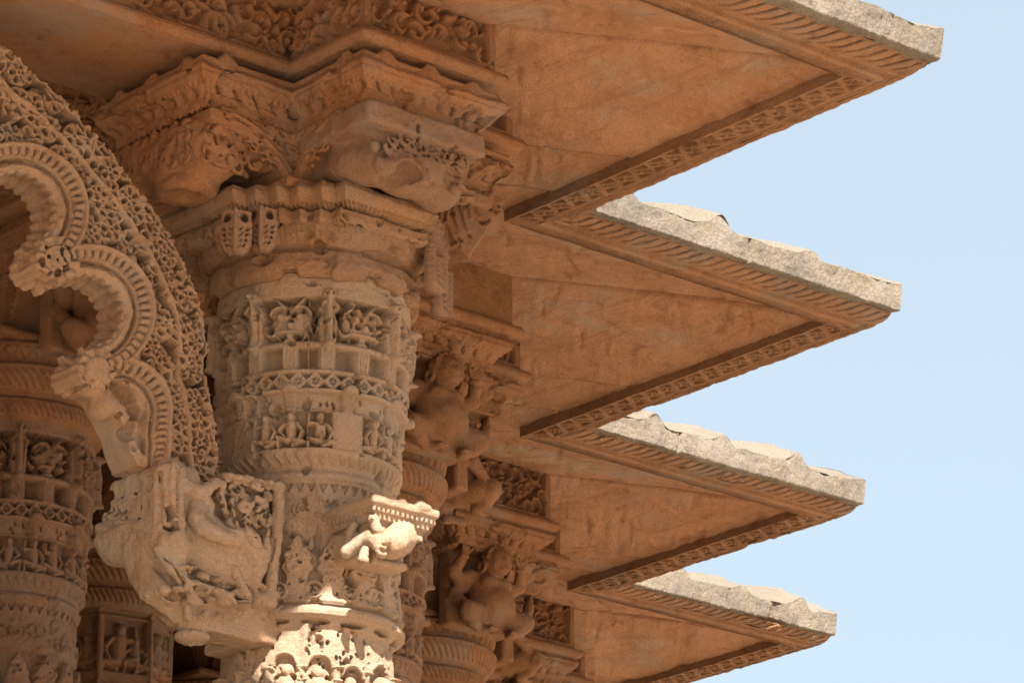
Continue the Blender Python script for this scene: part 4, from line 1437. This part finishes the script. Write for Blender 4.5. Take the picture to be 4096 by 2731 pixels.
# ------------------------------------------------------------------ the other columns: one built, then copied
def make_column(c, label, m, mring, group='carved stone columns', stalky=False):
    root = thing('carved_column', label, 'column', (c[0], c[1], 2.35), group)
    if not stalky:
        shaft_part('shaft', c, .93, 3.9, 5.66, 560, 440, 11, False, m, root)
        plain_lathe('shaft_foot', c, LOW, m, root)
    else:
        n = 8
        poly = [(c[0] + .36 * cos(2 * pi * (k + .22) / n), c[1] + .36 * sin(2 * pi * (k + .22) / n)) for k in range(n)]
        side = .36 * 2 * sin(pi / n)
        cv = Cv(side * n, 3.31, 600, 660)
        rg = np.random.RandomState(4)
        for k in range(n):
            x = (k + .5) * side
            cv.box(k * side - .012, k * side + .012, 0, 3.31, .008, .003)
            for z in np.arange(.1, 3.2, .36):
                cv.box(x - .11, x + .11, z, z + .27, -.035, .004, 'add')
                seated(cv, x - .03, z + .01, .24, .05, rg, -.035)
                if rg.rand() < .6: seated(cv, x + .06, z + .01, .18, .045, rg, -.035)
                cv.box(k * side, (k + 1) * side, z + .285, z + .30, -.02, .003, 'add')
        cv.h += .006 * fbm(*[q * 9 for q in cv.XY()], None, 4, 8)
        def rel(ss, v, ed, acc):
            iu = np.clip((ss / cv.dx).astype(int), 0, cv.nu - 1)
            iv = np.clip((v / cv.dy).astype(int), 0, cv.nv - 1)
            return cv.h[np.ix_(iv, iu)]
        V, Q, ex = loft(poly, [(0, 2.35), (0, 5.66)], .006, .006, rel, True, .003, 3)
        mesh('shaft', V, Q, m, root, extra=ex)
    def r1(cv, Q_):
        ribs(cv, Q_, 5.665, 5.735, 84, .012, 1.2)
        ribs(cv, Q_, 5.772, 5.868, 76, .014, 1.8)
        X, _ = cv.XY()
        zz = Q_[:, 1][:, None]
        fr = X / cv.W * 44 - np.floor(X / cv.W * 44)
        cv.h -= .012 * sstep(-.2, .2, np.abs(fr - .5) * 2 - (zz - 5.90) / .045) * sstep(5.895, 5.90, zz) * (1 - sstep(5.945, 5.95, zz))
        fr2 = X / cv.W * 66 - np.floor(X / cv.W * 66)
        cv.h -= .010 * np.exp(-((fr2 - .5) / .22) ** 2) * np.exp(-((zz - 5.958) / .008) ** 2)
    plain_lathe('neck_ring', c, [(.30, 5.635), (.355, 5.64), (.385, 5.662), (.40, 5.695), (.398, 5.73), (.385, 5.742), (.37, 5.752), (.385, 5.765), (.425, 5.785), (.452, 5.83), (.455, 5.865), (.445, 5.878), (.42, 5.884), (.425, 5.895),
                                     (.448, 5.94), (.452, 5.965), (.44, 5.98), (.38, 5.99), (.0, 5.992)], mring, root, r1, 620, .005, .005, 21, .42)
    arms(c, 5.992, 6.31, .24, .46, 0, 'bracket_arms', root, mring, 15, .009)
    V, Q, ex = loft(cross(c[0], c[1], .335, .76), cap_prof(6.292), .006, .006, rel_cap(5), True, .005, 17)
    cm = mesh('capital_moulding', V, Q, mring, root, extra=ex)
    crest(c, .335, .76, 6.482, cm, mring, 9, .055)
    DV, DQ = dwarf_mesh(2)
    for a in range(4):
        d = {0: (0, -1), 1: (-1, 0), 2: (1, 0), 3: (0, 1)}[a]
        mesh('dwarf_figure', place(DV * 1.05, (c[0] + d[0] * .52, c[1] + d[1] * .52), a, 5.90), DQ, mring, root)
    return root
HI = COL[1]
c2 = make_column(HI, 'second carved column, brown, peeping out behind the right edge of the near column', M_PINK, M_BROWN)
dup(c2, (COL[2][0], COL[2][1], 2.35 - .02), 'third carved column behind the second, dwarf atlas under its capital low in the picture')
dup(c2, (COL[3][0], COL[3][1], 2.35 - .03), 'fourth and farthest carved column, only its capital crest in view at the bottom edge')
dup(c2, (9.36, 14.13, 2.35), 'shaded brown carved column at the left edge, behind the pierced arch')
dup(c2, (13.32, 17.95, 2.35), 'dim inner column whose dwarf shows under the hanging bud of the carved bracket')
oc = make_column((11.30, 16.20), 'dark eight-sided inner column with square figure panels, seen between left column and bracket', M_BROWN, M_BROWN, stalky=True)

# ------------------------------------------------------------------ the pierced cusped arch
YA0, YA1 = 11.84, 12.0
def build_arch():
    # calibration of the arch plane: picture scale of the plane Y = YA0
    p00, p10, p01 = on_y(200, 600, YA0), on_y(400, 600, YA0), on_y(200, 900, YA0)
    O = [(0, 100), (60, 160), (105, 190), (200, 290), (290, 400), (350, 480), (384, 532), (418, 600), (446, 662), (466, 722), (470, 775), (474, 805), (470, 860), (484, 912), (492, 960), (500, 1060), (503, 1092)]
    base_in = [(318, 1070), (300, 1040), (286, 985), (268, 952), (240, 905), (226, 880), (212, 852)]
    def pin(pts):
        return [tuple(on_y(x, y, YA0)[[0, 2]]) for x, y in pts]
    Oxz = [(6.9, 6.44), (7.35, 6.47), (7.62, 6.43)] + pin(O)
    lo, hi = (6.9, YA0 - .03, 4.78), (9.0, YA1 + .01, 6.52)
    vx = Vox(lo, hi, .0048)
    gx = vx.lo[0] + vx.h * np.arange(vx.n[0])
    gz = vx.lo[2] + vx.h * np.arange(vx.n[2])
    GX, GZ = np.meshgrid(gx, gz, indexing='ij')
    # local flat coordinates (picture-like units on the plane): solve the two axes
    A = np.array([[p10[0] - p00[0], p01[0] - p00[0]], [p10[2] - p00[2], p01[2] - p00[2]]])
    iA = np.linalg.inv(A)
    U = 200 + 200 * (iA[0, 0] * (GX - p00[0]) + iA[0, 1] * (GZ - p00[2]))
    W = 600 + 300 * (iA[1, 0] * (GX - p00[0]) + iA[1, 1] * (GZ - p00[2]))
    # outer distance
    def dist_poly(pts):
        best = np.full(GX.shape, 9.0)
        for a, b in zip(pts[:-1], pts[1:]):
            dx, dz = b[0] - a[0], b[1] - a[1]
            t = np.clip(((GX - a[0]) * dx + (GZ - a[1]) * dz) / (dx * dx + dz * dz), 0, 1)
            best = np.minimum(best, np.hypot(GX - a[0] - t * dx, GZ - a[1] - t * dz))
        return best
    dO = dist_poly(Oxz)
    ox = np.array(Oxz)
    # inside of the outer curve: below / left
    zi = np.interp(GX, ox[:, 0], ox[:, 1], right=-9)
    xi = np.interp(-GZ, -ox[::1, 1], ox[:, 0])
    outside = (GX > xi) | ((GX < 7.62) & (GZ > zi))
    sO = np.where(outside, dO, -dO)
    sO += .010 * fbm(GX * 16, GZ * 16, None, 3, 3) + .008 * np.abs(vnoise(GX * 30, GZ * 30, None, 8))
    # foils
    foils = [(-160, 430, 118), (40, 484, 116), (196, 716, 112), (262, 948, 84)]
    cusps = [(125, 598, 30), (214, 850, 26)]
    px = 1 / 500.0
    def ang(c): return np.arctan2(W - c[1], U - c[0])
    holes = np.full(GX.shape, 9.0)
    ridge = np.zeros_like(GX)
    hm = np.zeros_like(GX)
    nearest = np.full(GX.shape, 9e9)
    n_open = nearest.copy()
    rr = np.zeros_like(GX); aa = np.zeros_like(GX); RR = np.zeros_like(GX)
    for c in foils:
        r = np.hypot(U - c[0], W - c[1])
        a = ang(c)
        k = r - c[2]
        if c[2] == 84:
            k = np.where(W > 948, (U - 262 + .06 * (W - 948)) - 84, k)
            k = np.where((U < 262) & (W > 880), -70, k)
            a = np.where(W > 948, (W - 948) / 84.0, a)
        if c[2] != 84: n_open = np.minimum(n_open, k)
        m = k < nearest
        nearest = np.where(m, k, nearest); rr = np.where(m, r, rr); aa = np.where(m, a, aa); RR = np.where(m, c[2], RR)
    arcl = aa * RR
    teeth = 9 * np.abs(np.sin(arcl / 30 * pi)) ** .7
    n_teeth = nearest
    inner = (n_open + 27 - 4 + teeth)           # < 0 : open
    s_in = -inner * px
    # below the last foil and left of the base: straight cut
    bl = np.array(pin(base_in))
    xb = np.interp(-GZ, -bl[::-1, 1], bl[::-1, 0])
    low = GZ < pin([(262, 905)])[0][1]
    s_base = (xb - GX)
    s2 = np.where(low, s_base, s_in)
    s2 = np.where((U < 214) & (W > 850) & ~low, np.maximum(s2, (xb - GX)), s2)
    # between the foils, on the open side, only the cusp points remain
    open_side = np.full(GX.shape, -9.0)
    chain_ = [(-300, 430), (62, 470), (98, 580), (118, 612), (208, 858), (240, 912)]
    wl = np.interp(U, [q[0] for q in chain_], [q[1] for q in chain_])
    os_ = (W - wl) * px
    s2 = np.where(~low, np.maximum(s2, np.where(U < 214, os_ * .8, -9)), s2)
    for c in cusps:
        d = (np.hypot(U - c[0], W - c[1]) - c[2] - 12 - 5 * np.abs(np.sin(np.arctan2(W - c[1], U - c[0]) * 6))) * px
        s2 = np.minimum(s2, d)
    d2 = np.maximum(sO, s2)
    notch = np.where(low, 0, np.maximum(0, (9 - teeth) * px)) * (n_teeth > -60)
    bot = pin([(316, 1072)])[0][1]
    d2 = np.maximum(d2, bot - .012 - (GX - 8.3) * .04 - GZ)
    # relief on the front
    fol = foliage(GX, GZ, 5, .092, .115)
    fol2 = foliage(GX + 3, GZ + 1, 9, .074, .115)
    mix = sstep(-.15, .15, fbm(GX * 4, GZ * 4, None, 2, 77))
    hm = fol * mix + fol2 * (1 - mix) + .012
    hm = hm + .012 * fbm(GX * 9, GZ * 9, None, 3, 31)
    # dividing rib parallel to the outer edge
    e = np.abs(-sO - .135)
    hm = np.where(e < .012, np.maximum(hm, .022 * (1 - (e / .012) ** 2) + .004), hm)
    eo = -sO
    hm = np.where(eo < .012, np.maximum(hm, .005), hm)
    ribp = arcl / 15 - np.floor(arcl / 15)
    rope = .006 + .014 * np.sin(ribp * pi) ** .6 - .018 * np.exp(-(np.minimum(ribp, 1 - ribp) / .10) ** 2)
    n_ = nearest
    rb = (n_ > 7) & (n_ < 35)
    hm = np.where(rb, np.where((n_ > 11) & (n_ < 31), rope, .0), hm)
    ri = np.abs(n_ - 37)
    hm = np.where(ri < 6, .026 * np.sqrt(np.clip(1 - (ri / 6) ** 2, 0, 1)) + .004, hm)
    hm = np.where((n_ > 1) & (n_ <= 10), .004, hm)
    gr = np.exp(-((n_ - 0) / 3.2) ** 2)
    rim = (n_ < 0) & (n_ > -40)
    streak = .006 * np.sin(n_ / 3.4) + .006 * vnoise(arcl / 14, n_ / 5, None, 4)
    hm = np.where(rim, .012 + streak, hm)
    hm = hm - .035 * gr * (n_ > -8)
    lowf = low & (U < 330)
    hm = np.where(lowf & (n_ < 12), .006 + .012 * fbm(GX * 18, GZ * 18, None, 3, 5) - .03 * sstep(.1, .3, fbm(GX * 9 + 3, GZ * 9, None, 2, 9)), hm)
    for c in cusps:
        q = np.hypot(U - c[0], W - c[1]) / c[2]
        hm = np.where(q < 1, .028 + .012 * np.sqrt(np.clip(1 - q * q, 0, 1)), hm)
        hm = np.where((q >= 1) & (q < 1.8) & (n_ > -60) & (n_ < 6), .014 + .012 * np.abs(np.sin(np.arctan2(W - c[1], U - c[0]) * 6)), hm)
    hm = hm - .03 * sstep(.36, .6, fbm(GX * 6, GZ * 6, None, 3, 61)) * (n_ > 42)
    gy = vx.lo[1] + vx.h * np.arange(vx.n[1])
    Yg = gy[None, :, None]
    front = ((YA0 - hm)[:, None, :] - Yg) * .55
    back = Yg - YA1
    dep = Yg - YA0
    mid = (.030 * sstep(.025, .045, dep) * (1 - sstep(.10, .12, dep)) - 0).astype(np.float32)
    side = d2[:, None, :] + (notch * 0 + np.where(sO > -.03, 0, 1.0) * (nearest < 12) * ~low)[:, None, :] * mid
    vx.F = np.maximum(np.maximum(side * .8, front), back).astype(np.float32)
    for x, y, a, b in ((286, 908, .050, .040), (308, 942, .042, .030), (300, 985, .03, .05), (262, 890, .03, .03)):
        c_ = on_y(x, y, YA0)
        vx.ell(tuple(c_), (a, .075, b), .010, True, -.4, 1)
    for k in range(120):
        rg = np.random.RandomState(k + 1500)
        x, y = 215 + 100 * rg.rand(), 850 + 210 * rg.rand()
        if k % 3 == 0: x, y = 95 + 60 * rg.rand(), 570 + 60 * rg.rand()
        c_ = on_y(x, y, YA0)
        r_ = rg.uniform(.006, .018)
        vx.ell((c_[0], c_[1] + .03 * rg.rand() - .02, c_[2]), (r_, .02, r_ * rg.uniform(.5, 1.2)), .004, True, rg.rand() * 3, 1)
    for x, y, r in ((225, 872, .05), (250, 930, .04), (232, 850, .04)):
        c_ = on_y(x, y, YA0)
        vx.ell((c_[0], c_[1] + .05, c_[2]), (r, .07, r * 1.2), .02)
    # keep the border closed
    V, Q = vx.out(.004, 24, 6)
    root = thing('pierced_arch', 'pale pierced arch limb with scalloped cusps curling up to the left', 'arch', (8.4, 11.95, 4.8))
    # split by region into parts
    UV = 200 + 200 * (iA[0, 0] * (V[:, 0] - p00[0]) + iA[0, 1] * (V[:, 2] - p00[2]))
    WV = 600 + 300 * (iA[1, 0] * (V[:, 0] - p00[0]) + iA[1, 1] * (V[:, 2] - p00[2]))
    nv = np.full(len(V), 9e9)
    for c in foils:
        nv = np.minimum(nv, np.hypot(UV - c[0], WV - c[1]) - c[2])
    reg = np.where(nv < 2, 0, np.where(nv < 41, 1, 2))
    qr = np.median(reg[Q], axis=1).astype(int)
    for k, nm in enumerate(('cusped_rim', 'rope_band', 'foliage_band')):
        q = Q[qr == k]
        u, inv = np.unique(q, return_inverse=True)
        mesh(nm, V[u], inv.reshape(-1, 4), M_ARCH, root)
build_arch()
#@@MORE
# ------------------------------------------------------------------ sea-monster bracket the arch springs from
def build_makara():
    Y0 = 11.78
    def P(x, y, dy=0.0):
        return on_y((350 + x * .5102) / 1.7415, (1800 + y * .5102) / 1.7415, Y0 + dy)
    def G(x, y, off=0.0):
        """on the end face that looks toward -X when left of the near corner"""
        return P(x, y, max(0, (640 - x) * .00070)) + np.array([-off, -off * .5, 0])
    k = .5102 / 1.7415 / 470          # metres per picture unit here
    vx = Vox((8.10, 11.68, 4.04), (9.10, 12.30, 4.86), .0042)
    E, K, Ln = vx.ell, vx.cap, vx.line
    def Q2(pts):
        return [tuple(P(x, y)[[0, 2]]) for x, y in pts]
    vx.poly(Q2([(1050, 210), (1530, 270), (1452, 1120), (1320, 1165), (1100, 1165), (900, 1130), (760, 1060), (670, 960), (640, 800), (650, 640), (700, 170)]), Y0 + .045, 11.97, .03)
    vx.box((P(1000, 0)[0], Y0 + .06, P(0, 1150)[2]), (9.03, 11.98, P(0, 320)[2]), .01, .01)
    vx.box((8.95, Y0 + .06, P(0, 1150)[2]), (9.08, 12.14, P(0, 320)[2]), .01, .01)
    for x, y in ((1080, 215), (1150, 228), (1230, 240), (1310, 262), (1390, 272), (1460, 285)):
        E(P(x, y, .03), (.030, .05, .018), .008)
        vx.torus(P(x + 20, y + 12, .012), .012, .007, 1, .003)
    Ln([P(1500, 300, .012), P(1492, 560, .012), P(1458, 880, .012), P(1425, 1170, .015)], .024, .024, .005)
    # sunken ground of the carved flank
    vx.poly(Q2([(1010, 290), (1060, 250), (1440, 320), (1420, 620), (1380, 900), (1290, 960), (1270, 760), (1150, 700), (1010, 560)]), Y0 - .02, Y0 + .070, .02, .012, True)
    for j in range(34):
        rg = np.random.RandomState(j + 640)
        x, y = 1030 + 380 * rg.rand(), 300 + 330 * rg.rand()
        a_ = rg.uniform(0, 6.28)
        Ln([P(x + 40 * cos(a_ + t) * (1 - .12 * t), y + 40 * sin(a_ + t) * (1 - .12 * t), .03) for t in np.linspace(0, rg.uniform(2.5, 4.5), 6)], .008, .012, .003)
    # belly and shoulder, smooth and swelling
    E(P(970, 780, .05), (.150, .060, .130), .015)
    E(P(1120, 930, .05), (.120, .060, .120), .015)
    E(P(850, 640, .045), (.085, .055, .130), .015)
    E(P(800, 420, .04), (.055, .05, .15), .012)
    # worn lower flank: broken strata sweeping down to the right
    for j in range(6):
        pts = [P(560 + 34 * j, 770 + 16 * j, .02 - .004 * j), P(640 + 22 * j, 920 + 20 * j, .0), P(770 + 8 * j, 1030 + 26 * j, -.012 + .006 * j), P(970, 1100 + 20 * j, -.006 + .014 * j), P(1240, 1150 + 14 * j, .014 + .02 * j)]
        Ln(pts, .019, .017, .004)
    E(P(700, 990, .0), (.10, .03, .006), .006, True, -.8, 1)
    E(P(860, 1110, .0), (.10, .03, .006), .006, True, -.35, 1)
    E(P(1000, 1165, .02), (.10, .03, .005), .006, True, -.15, 1)
    for j in range(90):
        rg = np.random.RandomState(j + 90)
        x = 700 + 560 * rg.rand()
        y = 885 + (x - 760) * .36 + 230 * rg.rand()
        E(P(x, y, -.02 + .06 * rg.rand()), (.010 + .022 * rg.rand(), .026, .004 + .008 * rg.rand()), .004, bool(j % 2), -.45 + .5 * rg.rand(), 1)
    # lower jaw strands hanging on the far side, open gap between
    for j in range(5):
        Ln([G(322 + 30 * j, 840), G(362 + 34 * j, 990 - 6 * j), G(450 + 36 * j, 1130 - 10 * j), P(650 + 24 * j, 1250 - 10 * j, .13)], .021, .024, .005)
    Ln([P(560, 780, .12), P(660, 960, .12), P(760, 1070, .12), P(900, 1110, .10)], .05, .05, .02)
    Ln([G(470, 850) + np.array([.05, .03, 0]), G(560, 1020) + np.array([.06, .03, 0]), P(700, 1170, .14)], .04, .04, .02)
    # snout block that carries the arch, beaded strap and the overhanging lip
    vx.poly(Q2([(560, 130), (700, 120), (760, 200), (750, 660), (600, 680), (560, 660)]), Y0 + .02, 12.07, .014)
    vx.poly(Q2([(545, 165), (550, 112), (700, 98), (708, 150)]), Y0 - .004, 12.09, .010, .005)
    for x, wd in ((335, .016), (460, .010), (620, .014)):
        Ln([G(x, 150, .01), G(x + 4, 300, .012), G(x + 10, 430, .010)], wd, wd, .004)
    for x in (400, 540):
        E(G(x, 260, .012), (.03, .045, .075), .006, True)
    Ln([P(672, 118, -.005), P(660, 300, -.012), P(668, 480, -.012), P(702, 600, -.012)], .017, .016, .004)
    Ln([P(726, 160, .005), P(718, 400, -.006), P(733, 580, -.012), P(712, 672, -.016), P(650, 690, -.018), G(560, 645, .024), G(440, 614, .03), G(290, 632, .03), G(180, 682, .02), G(92, 705, .0)], .017, .016, .004)
    for j in range(15):
        t = j / 14
        q_ = G(270 + 330 * t, 590 + 14 * t, .028)
        K(q_ - (0, 0, .006), q_ + (0, 0, .004), .0115, .0115, .002)
    for j in range(12):
        E(P(690, 140 + 42 * j, -.014), (.006, .014, .008), .003, True)
    # frilled pouch under the lip
    for j in range(11):
        t = j / 10
        a0 = G(120 + 560 * t, 722 - 40 * np.sin(t * pi), .018)
        a1 = G(190 + 480 * t, 790 - 10 * np.sin(t * pi), .004)
        a2 = G(300 + 330 * t, 850 - 20 * t, -.02)
        Ln([a0, a1, a2], .021, .017, .004)
    Ln([G(200, 740, -.04), G(400, 740, -.04), G(600, 740, -.04)], .075, .08, .02)
    Ln([G(150, 700, -.05), G(300, 560, -.05), G(420, 300, -.05), G(430, 180, -.04)], .07, .07, .02)
    Ln([G(560, 650, -.05), G(560, 180, -.05)], .08, .08, .02)
    for j in range(9):
        E(G(200 + 50 * j, 765, .012), (.012, .02, .02), .004, True, .4, 1)
    # leaves stacked on the far end
    for x, y, r in ((222, 190, .014), (262, 300, .022), (225, 430, .022), (180, 520, .026), (120, 610, .026), (160, 660, .022), (240, 560, .03), (285, 430, .03), (320, 520, .03), (400, 480, .026), (450, 540, .024), (350, 600, .024)):
        E(G(x, y, .0), (.022, r * 1.6, r), .008)
        K(G(x - 18, y - 4, .012), G(x + 40, y + 14, .012), r * .5, r * .6, .005)
    for j in range(5):
        Ln([G(480 + 32 * j, 440 + 10 * j, .010), G(500 + 32 * j, 520 + 10 * j, .026), G(530 + 26 * j, 590, .026)], .010, .009, .003)
    E(P(640, 490, .0), (.014, .05, .03), .005, True); E(P(650, 610, .0), (.026, .06, .020), .005, True)
    for j in range(30):
        rg = np.random.RandomState(j + 200)
        E(G(130 + 400 * rg.rand(), 430 + 160 * rg.rand(), .012), (.02, .010, .010), .004, True)
    # curling tail and foliage on the flank
    Ln([P(880, 400, .03), P(850, 450, .0), P(850, 530, -.02), P(900, 610, -.035), P(990, 650, -.035), P(1100, 690, -.025), P(1190, 700, -.005)], .033, .030, .008)
    Ln([P(860, 400, .01), P(920, 390, .0), P(950, 440, .0), P(940, 520, .0), P(1000, 600, -.015), P(1120, 650, -.01)], .022, .020, .008)
    Ln([P(1100, 640, -.03), P(1190, 650, -.03), P(1200, 690, -.02), P(1150, 710, -.02), P(1140, 770, 0)], .018, .016, .006)
    Ln([P(760, 280, .01), P(860, 330, -.01), P(940, 300, -.01), P(1010, 250, -.0)], .03, .02, .012)
    Ln([P(1060, 270, .0), P(1040, 340, .0), P(1060, 440, .0), P(1090, 530, .0), P(1130, 600, .0)], .015, .013, .006)
    Ln([P(1130, 350, .01), P(1120, 450, .0), P(1150, 560, .0), P(1180, 610, .0)], .012, .012, .006)
    Ln([P(1190, 440, .0), P(1240, 400, -.01), P(1290, 420, -.01), P(1260, 470, -.01), P(1200, 470, -.005)], .014, .012, .005)
    Ln([P(1290, 290, .0), P(1330, 270, -.01), P(1360, 300, -.005), P(1300, 320, .0)], .013, .013, .005)
    Ln([P(1330, 390, .0), P(1390, 380, .0), P(1390, 430, .0), P(1330, 460, .0)], .016, .014, .005)
    Ln([P(1220, 540, .0), P(1260, 520, -.01), P(1270, 570, -.01), P(1220, 590, .0)], .013, .012, .004)
    vx.torus(P(1375, 540, .02), .030, .012, 1, .004)
    Ln([P(1240, 640, .0), P(1300, 700, .0), P(1340, 800, .0), P(1330, 930, .02), P(1300, 1010, .02)], .026, .03, .008)
    Ln([P(1200, 700, .0), P(1280, 780, .0), P(1310, 860, .01)], .018, .02, .006)
    Ln([P(1400, 640, .0), P(1400, 800, .0), P(1370, 930, .01)], .018, .018, .006)
    vx.torus(P(1350, 1100, .02), .022, .013, 1, .004)
    for x, y in ((1330, 1200), (1390, 1190), (1370, 1150), (1430, 1140), (1310, 1160), (1400, 1215)):
        E(P(x, y, .04), (.035, .05, .022), .01)
    for pts in ([(1310, 620), (1350, 720), (1370, 830)], [(1020, 300), (1030, 380)], [(1100, 380), (1110, 480), (1140, 560)], [(1460, 700), (1440, 860)]):
        Ln([P(x, y, .0) for x, y in pts], .008, .008, .004, True)
    for j in range(26):
        rg = np.random.RandomState(j)
        E(P(1030 + 400 * rg.rand(), 280 + 330 * rg.rand(), .01), (.007 + .007 * rg.rand(), .04, .008 + .006 * rg.rand()), .004, True)
    # broken wedge on the belly
    Ln([P(1150, 940, -.005), P(1215, 1080, -.008), P(1255, 1150, .0)], .020, .018, .005)
    # rounded, ragged underside
    Ln([P(560, 1120, .22), P(700, 1190, .22), P(900, 1250, .21), P(1150, 1270, .20), P(1400, 1270, .20)], .06, .06, .02, True)
    for j in range(40):
        rg = np.random.RandomState(j + 820)
        x = 640 + 780 * rg.rand()
        E(P(x, 1120 + 80 * rg.rand(), .02 + .16 * rg.rand()), (.02 + .03 * rg.rand(), .03, .008 + .012 * rg.rand()), .006, bool(j % 2), rg.uniform(-.6, .2), 1)
    for j in range(46):
        rg = np.random.RandomState(j + 900)
        E(P(1090 + 340 * rg.rand(), 290 + 420 * rg.rand(), .02), (.006 + .007 * rg.rand(), .05, .006 + .008 * rg.rand()), .003, True)
    for j in range(30):
        rg = np.random.RandomState(j + 960)
        E(G(150 + 480 * rg.rand(), 150 + 480 * rg.rand(), .0), (.02, .008 + .010 * rg.rand(), .008 + .012 * rg.rand()), .004, bool(j % 2))
    # bud under the bracket
    c = P(810, 1300, .13)
    Ln([P(740, 1200, .13), P(810, 1300, .13)], .07, .07, .03)
    for j in range(8):
        a = j * pi / 4
        q = np.array([cos(a), sin(a), 0])
        Ln([c + q * .05 + np.array([0, 0, -.02]), c + q * .075 + np.array([0, 0, -.022]), c + q * .105 + np.array([0, 0, -.004])], .020, .012, .01)
    K(c, P(815, 1400, .13), .062, .046, .01)
    d = P(818, 1465, .13)
    E(d, (.068, .068, .026), .006)
    K(d, P(810, 1525, .13), .026, .008, .012)
    V, Q = vx.out(.007, 36, 4)
    root = thing('carved_bracket', 'pale sea-monster bracket with a hanging bud, jutting left from the near column', 'bracket', (8.7, 11.9, 4.1))
    zb = P(0, 1245)[2]
    cen = V[Q].mean(1)
    bud = (cen[:, 2] < zb) & (np.abs(cen[:, 0] - c[0]) < .13)
    up = (~bud) & (cen[:, 0] < P(745, 0)[0]) & (cen[:, 2] > P(0, 705)[2])
    for nm, mk in (('hanging_bud', bud), ('snout', up), ('body', ~bud & ~up)):
        u, inv = np.unique(Q[mk], return_inverse=True)
        mesh(nm, V[u], inv.reshape(-1, 4), M_BEIGE, root)
build_makara()

# ------------------------------------------------------------------ small corbel with a crouching figure
def build_corbel():
    def P(x, y, Y):
        return on_y((1250 + x * .28694) / 1.7415, (1900 + y * .28694) / 1.7415, Y)
    Yf = 11.43
    a, b = P(845, 232, Yf), P(1790, 500, Yf)
    x0, x1, zt = a[0], b[0], (a[2] + b[2]) / 2
    root = thing('figure_corbel', 'small sunlit corbel with a crouching headless figure on the near column', 'corbel', ((x0 + x1) / 2, 11.6, zt - .3))
    vx = Vox((x0 - .06, Yf - .04, zt - .36), (x1 + .06, 11.80, zt + .04), .004)
    vx.box((x0, Yf, zt - .036), (x1, 11.78, zt), .012, .004)
    for q, s_ in ((.72, .022), (.80, .018), (.45, .013)):
        vx.ell((x0 + q * (x1 - x0), Yf + .01, zt - .002), (s_ * 1.4, s_, s_), .008)
    vx.box((x0 + .012, Yf + .012, zt - .062), (x1 - .012, 11.78, zt - .03), .006, .004)
    vx.box((x0 + .030, Yf + .030, zt - .085), (x1 - .030, 11.78, zt - .05), .01, .008)
    vx.box((x0 + .050, Yf + .050, zt - .125), (x1 - .045, 11.78, zt - .07), .006, .006)
    for k in range(13):
        t = (k + .6) / 13
        xx = x0 + .015 + t * (x1 - x0 - .03)
        vx.cap((xx, Yf + .016, zt - .050), (xx + .006, Yf + .028, zt - .074), .0055, .0055, .003, True)
    for k in range(10):
        yy = Yf + .03 + k * .027
        vx.cap((x0 + .016, yy, zt - .050), (x0 + .028, yy + .004, zt - .074), .0055, .0055, .003, True)
    V, Q = vx.out(.004, 24, 3)
    mesh('slab', V, Q, M_BEIGE, root)
    vx = Vox((x0 - .06, Yf - .06, zt - .40), (x1 + .06, 11.80, zt - .06), .004)
    zb = P(600, 1200, 11.60)[2]
    vx.box((x0 + .02, 11.57, zb), (x1 - .06, 11.80, zt - .10), .02, .01)
    vx.box((x0 + .025, 11.555, zb - .004), (x1 - .055, 11.80, zb + .025), .012, .012)
    V, Q = vx.out(.006, 18, 6)
    blk = mesh('block', V, Q, M_BEIGE, root)
    vx = Vox((x0 - .06, Yf - .08, zt - .40), (x1 + .06, 11.80, zt - .06), .004)
    E, Ln = vx.ell, vx.line
    # belly and chest leaning out, shoulders under the slab
    E(P(1090, 960, 11.500), (.062, .07, .060), .02)
    E(P(1190, 820, 11.500), (.060, .062, .058), .03)
    E(P(1250, 900, 11.510), (.05, .06, .05), .03)
    Ln([P(1120, 690, 11.490), P(1290, 730, 11.480), P(1450, 750, 11.510)], .030, .020, .008)
    Ln([P(1160, 700, 11.530), P(1230, 640, 11.550)], .035, .03, .015)
    # raised arm with fist
    Ln([P(985, 890, 11.470), P(900, 760, 11.460), P(850, 620, 11.470)], .024, .019, .006)
    E(P(850, 610, 11.470), (.020, .020, .022), .006)
    for f in range(4):
        Ln([P(832 + 12 * f, 600, 11.455), P(838 + 12 * f, 575, 11.460)], .0055, .005, .002)
    # thighs, knee forward, foot tucked under
    Ln([P(930, 950, 11.510), P(820, 870, 11.500), P(640, 950, 11.550), P(470, 1070, 11.580)], .036, .026, .010)
    Ln([P(900, 930, 11.470), P(960, 1090, 11.450)], .034, .022, .010)
    Ln([P(1000, 900, 11.460), P(960, 860, 11.470)], .028, .022, .01)
    Ln([P(730, 1040, 11.500), P(715, 1110, 11.500), P(690, 1180, 11.500)], .015, .019, .006)
    Ln([P(690, 1185, 11.500), P(740, 1190, 11.480)], .015, .014, .006)
    Ln([P(580, 700, 11.570), P(530, 800, 11.590), P(500, 960, 11.590)], .018, .016, .008)
    Ln([P(1330, 850, 11.530), P(1300, 1000, 11.570), P(1220, 1080, 11.580)], .026, .022, .01)
    Ln([P(860, 1120, 11.510), P(840, 1200, 11.510)], .016, .016, .006)
    E(P(820, 1090, 11.490), (.014, .03, .018), .006, True)
    for j in range(16):
        rg = np.random.RandomState(j)
        E(P(960 + 160 * rg.rand(), 960 + 120 * rg.rand(), 11.435), (.008, .014, .006), .004, True)
    V, Q = vx.out(.004, 30, 9)
    mesh('crouching_figure', V, Q, M_BEIGE, blk)
build_corbel()
print('script', round(time.time() - T00, 1))
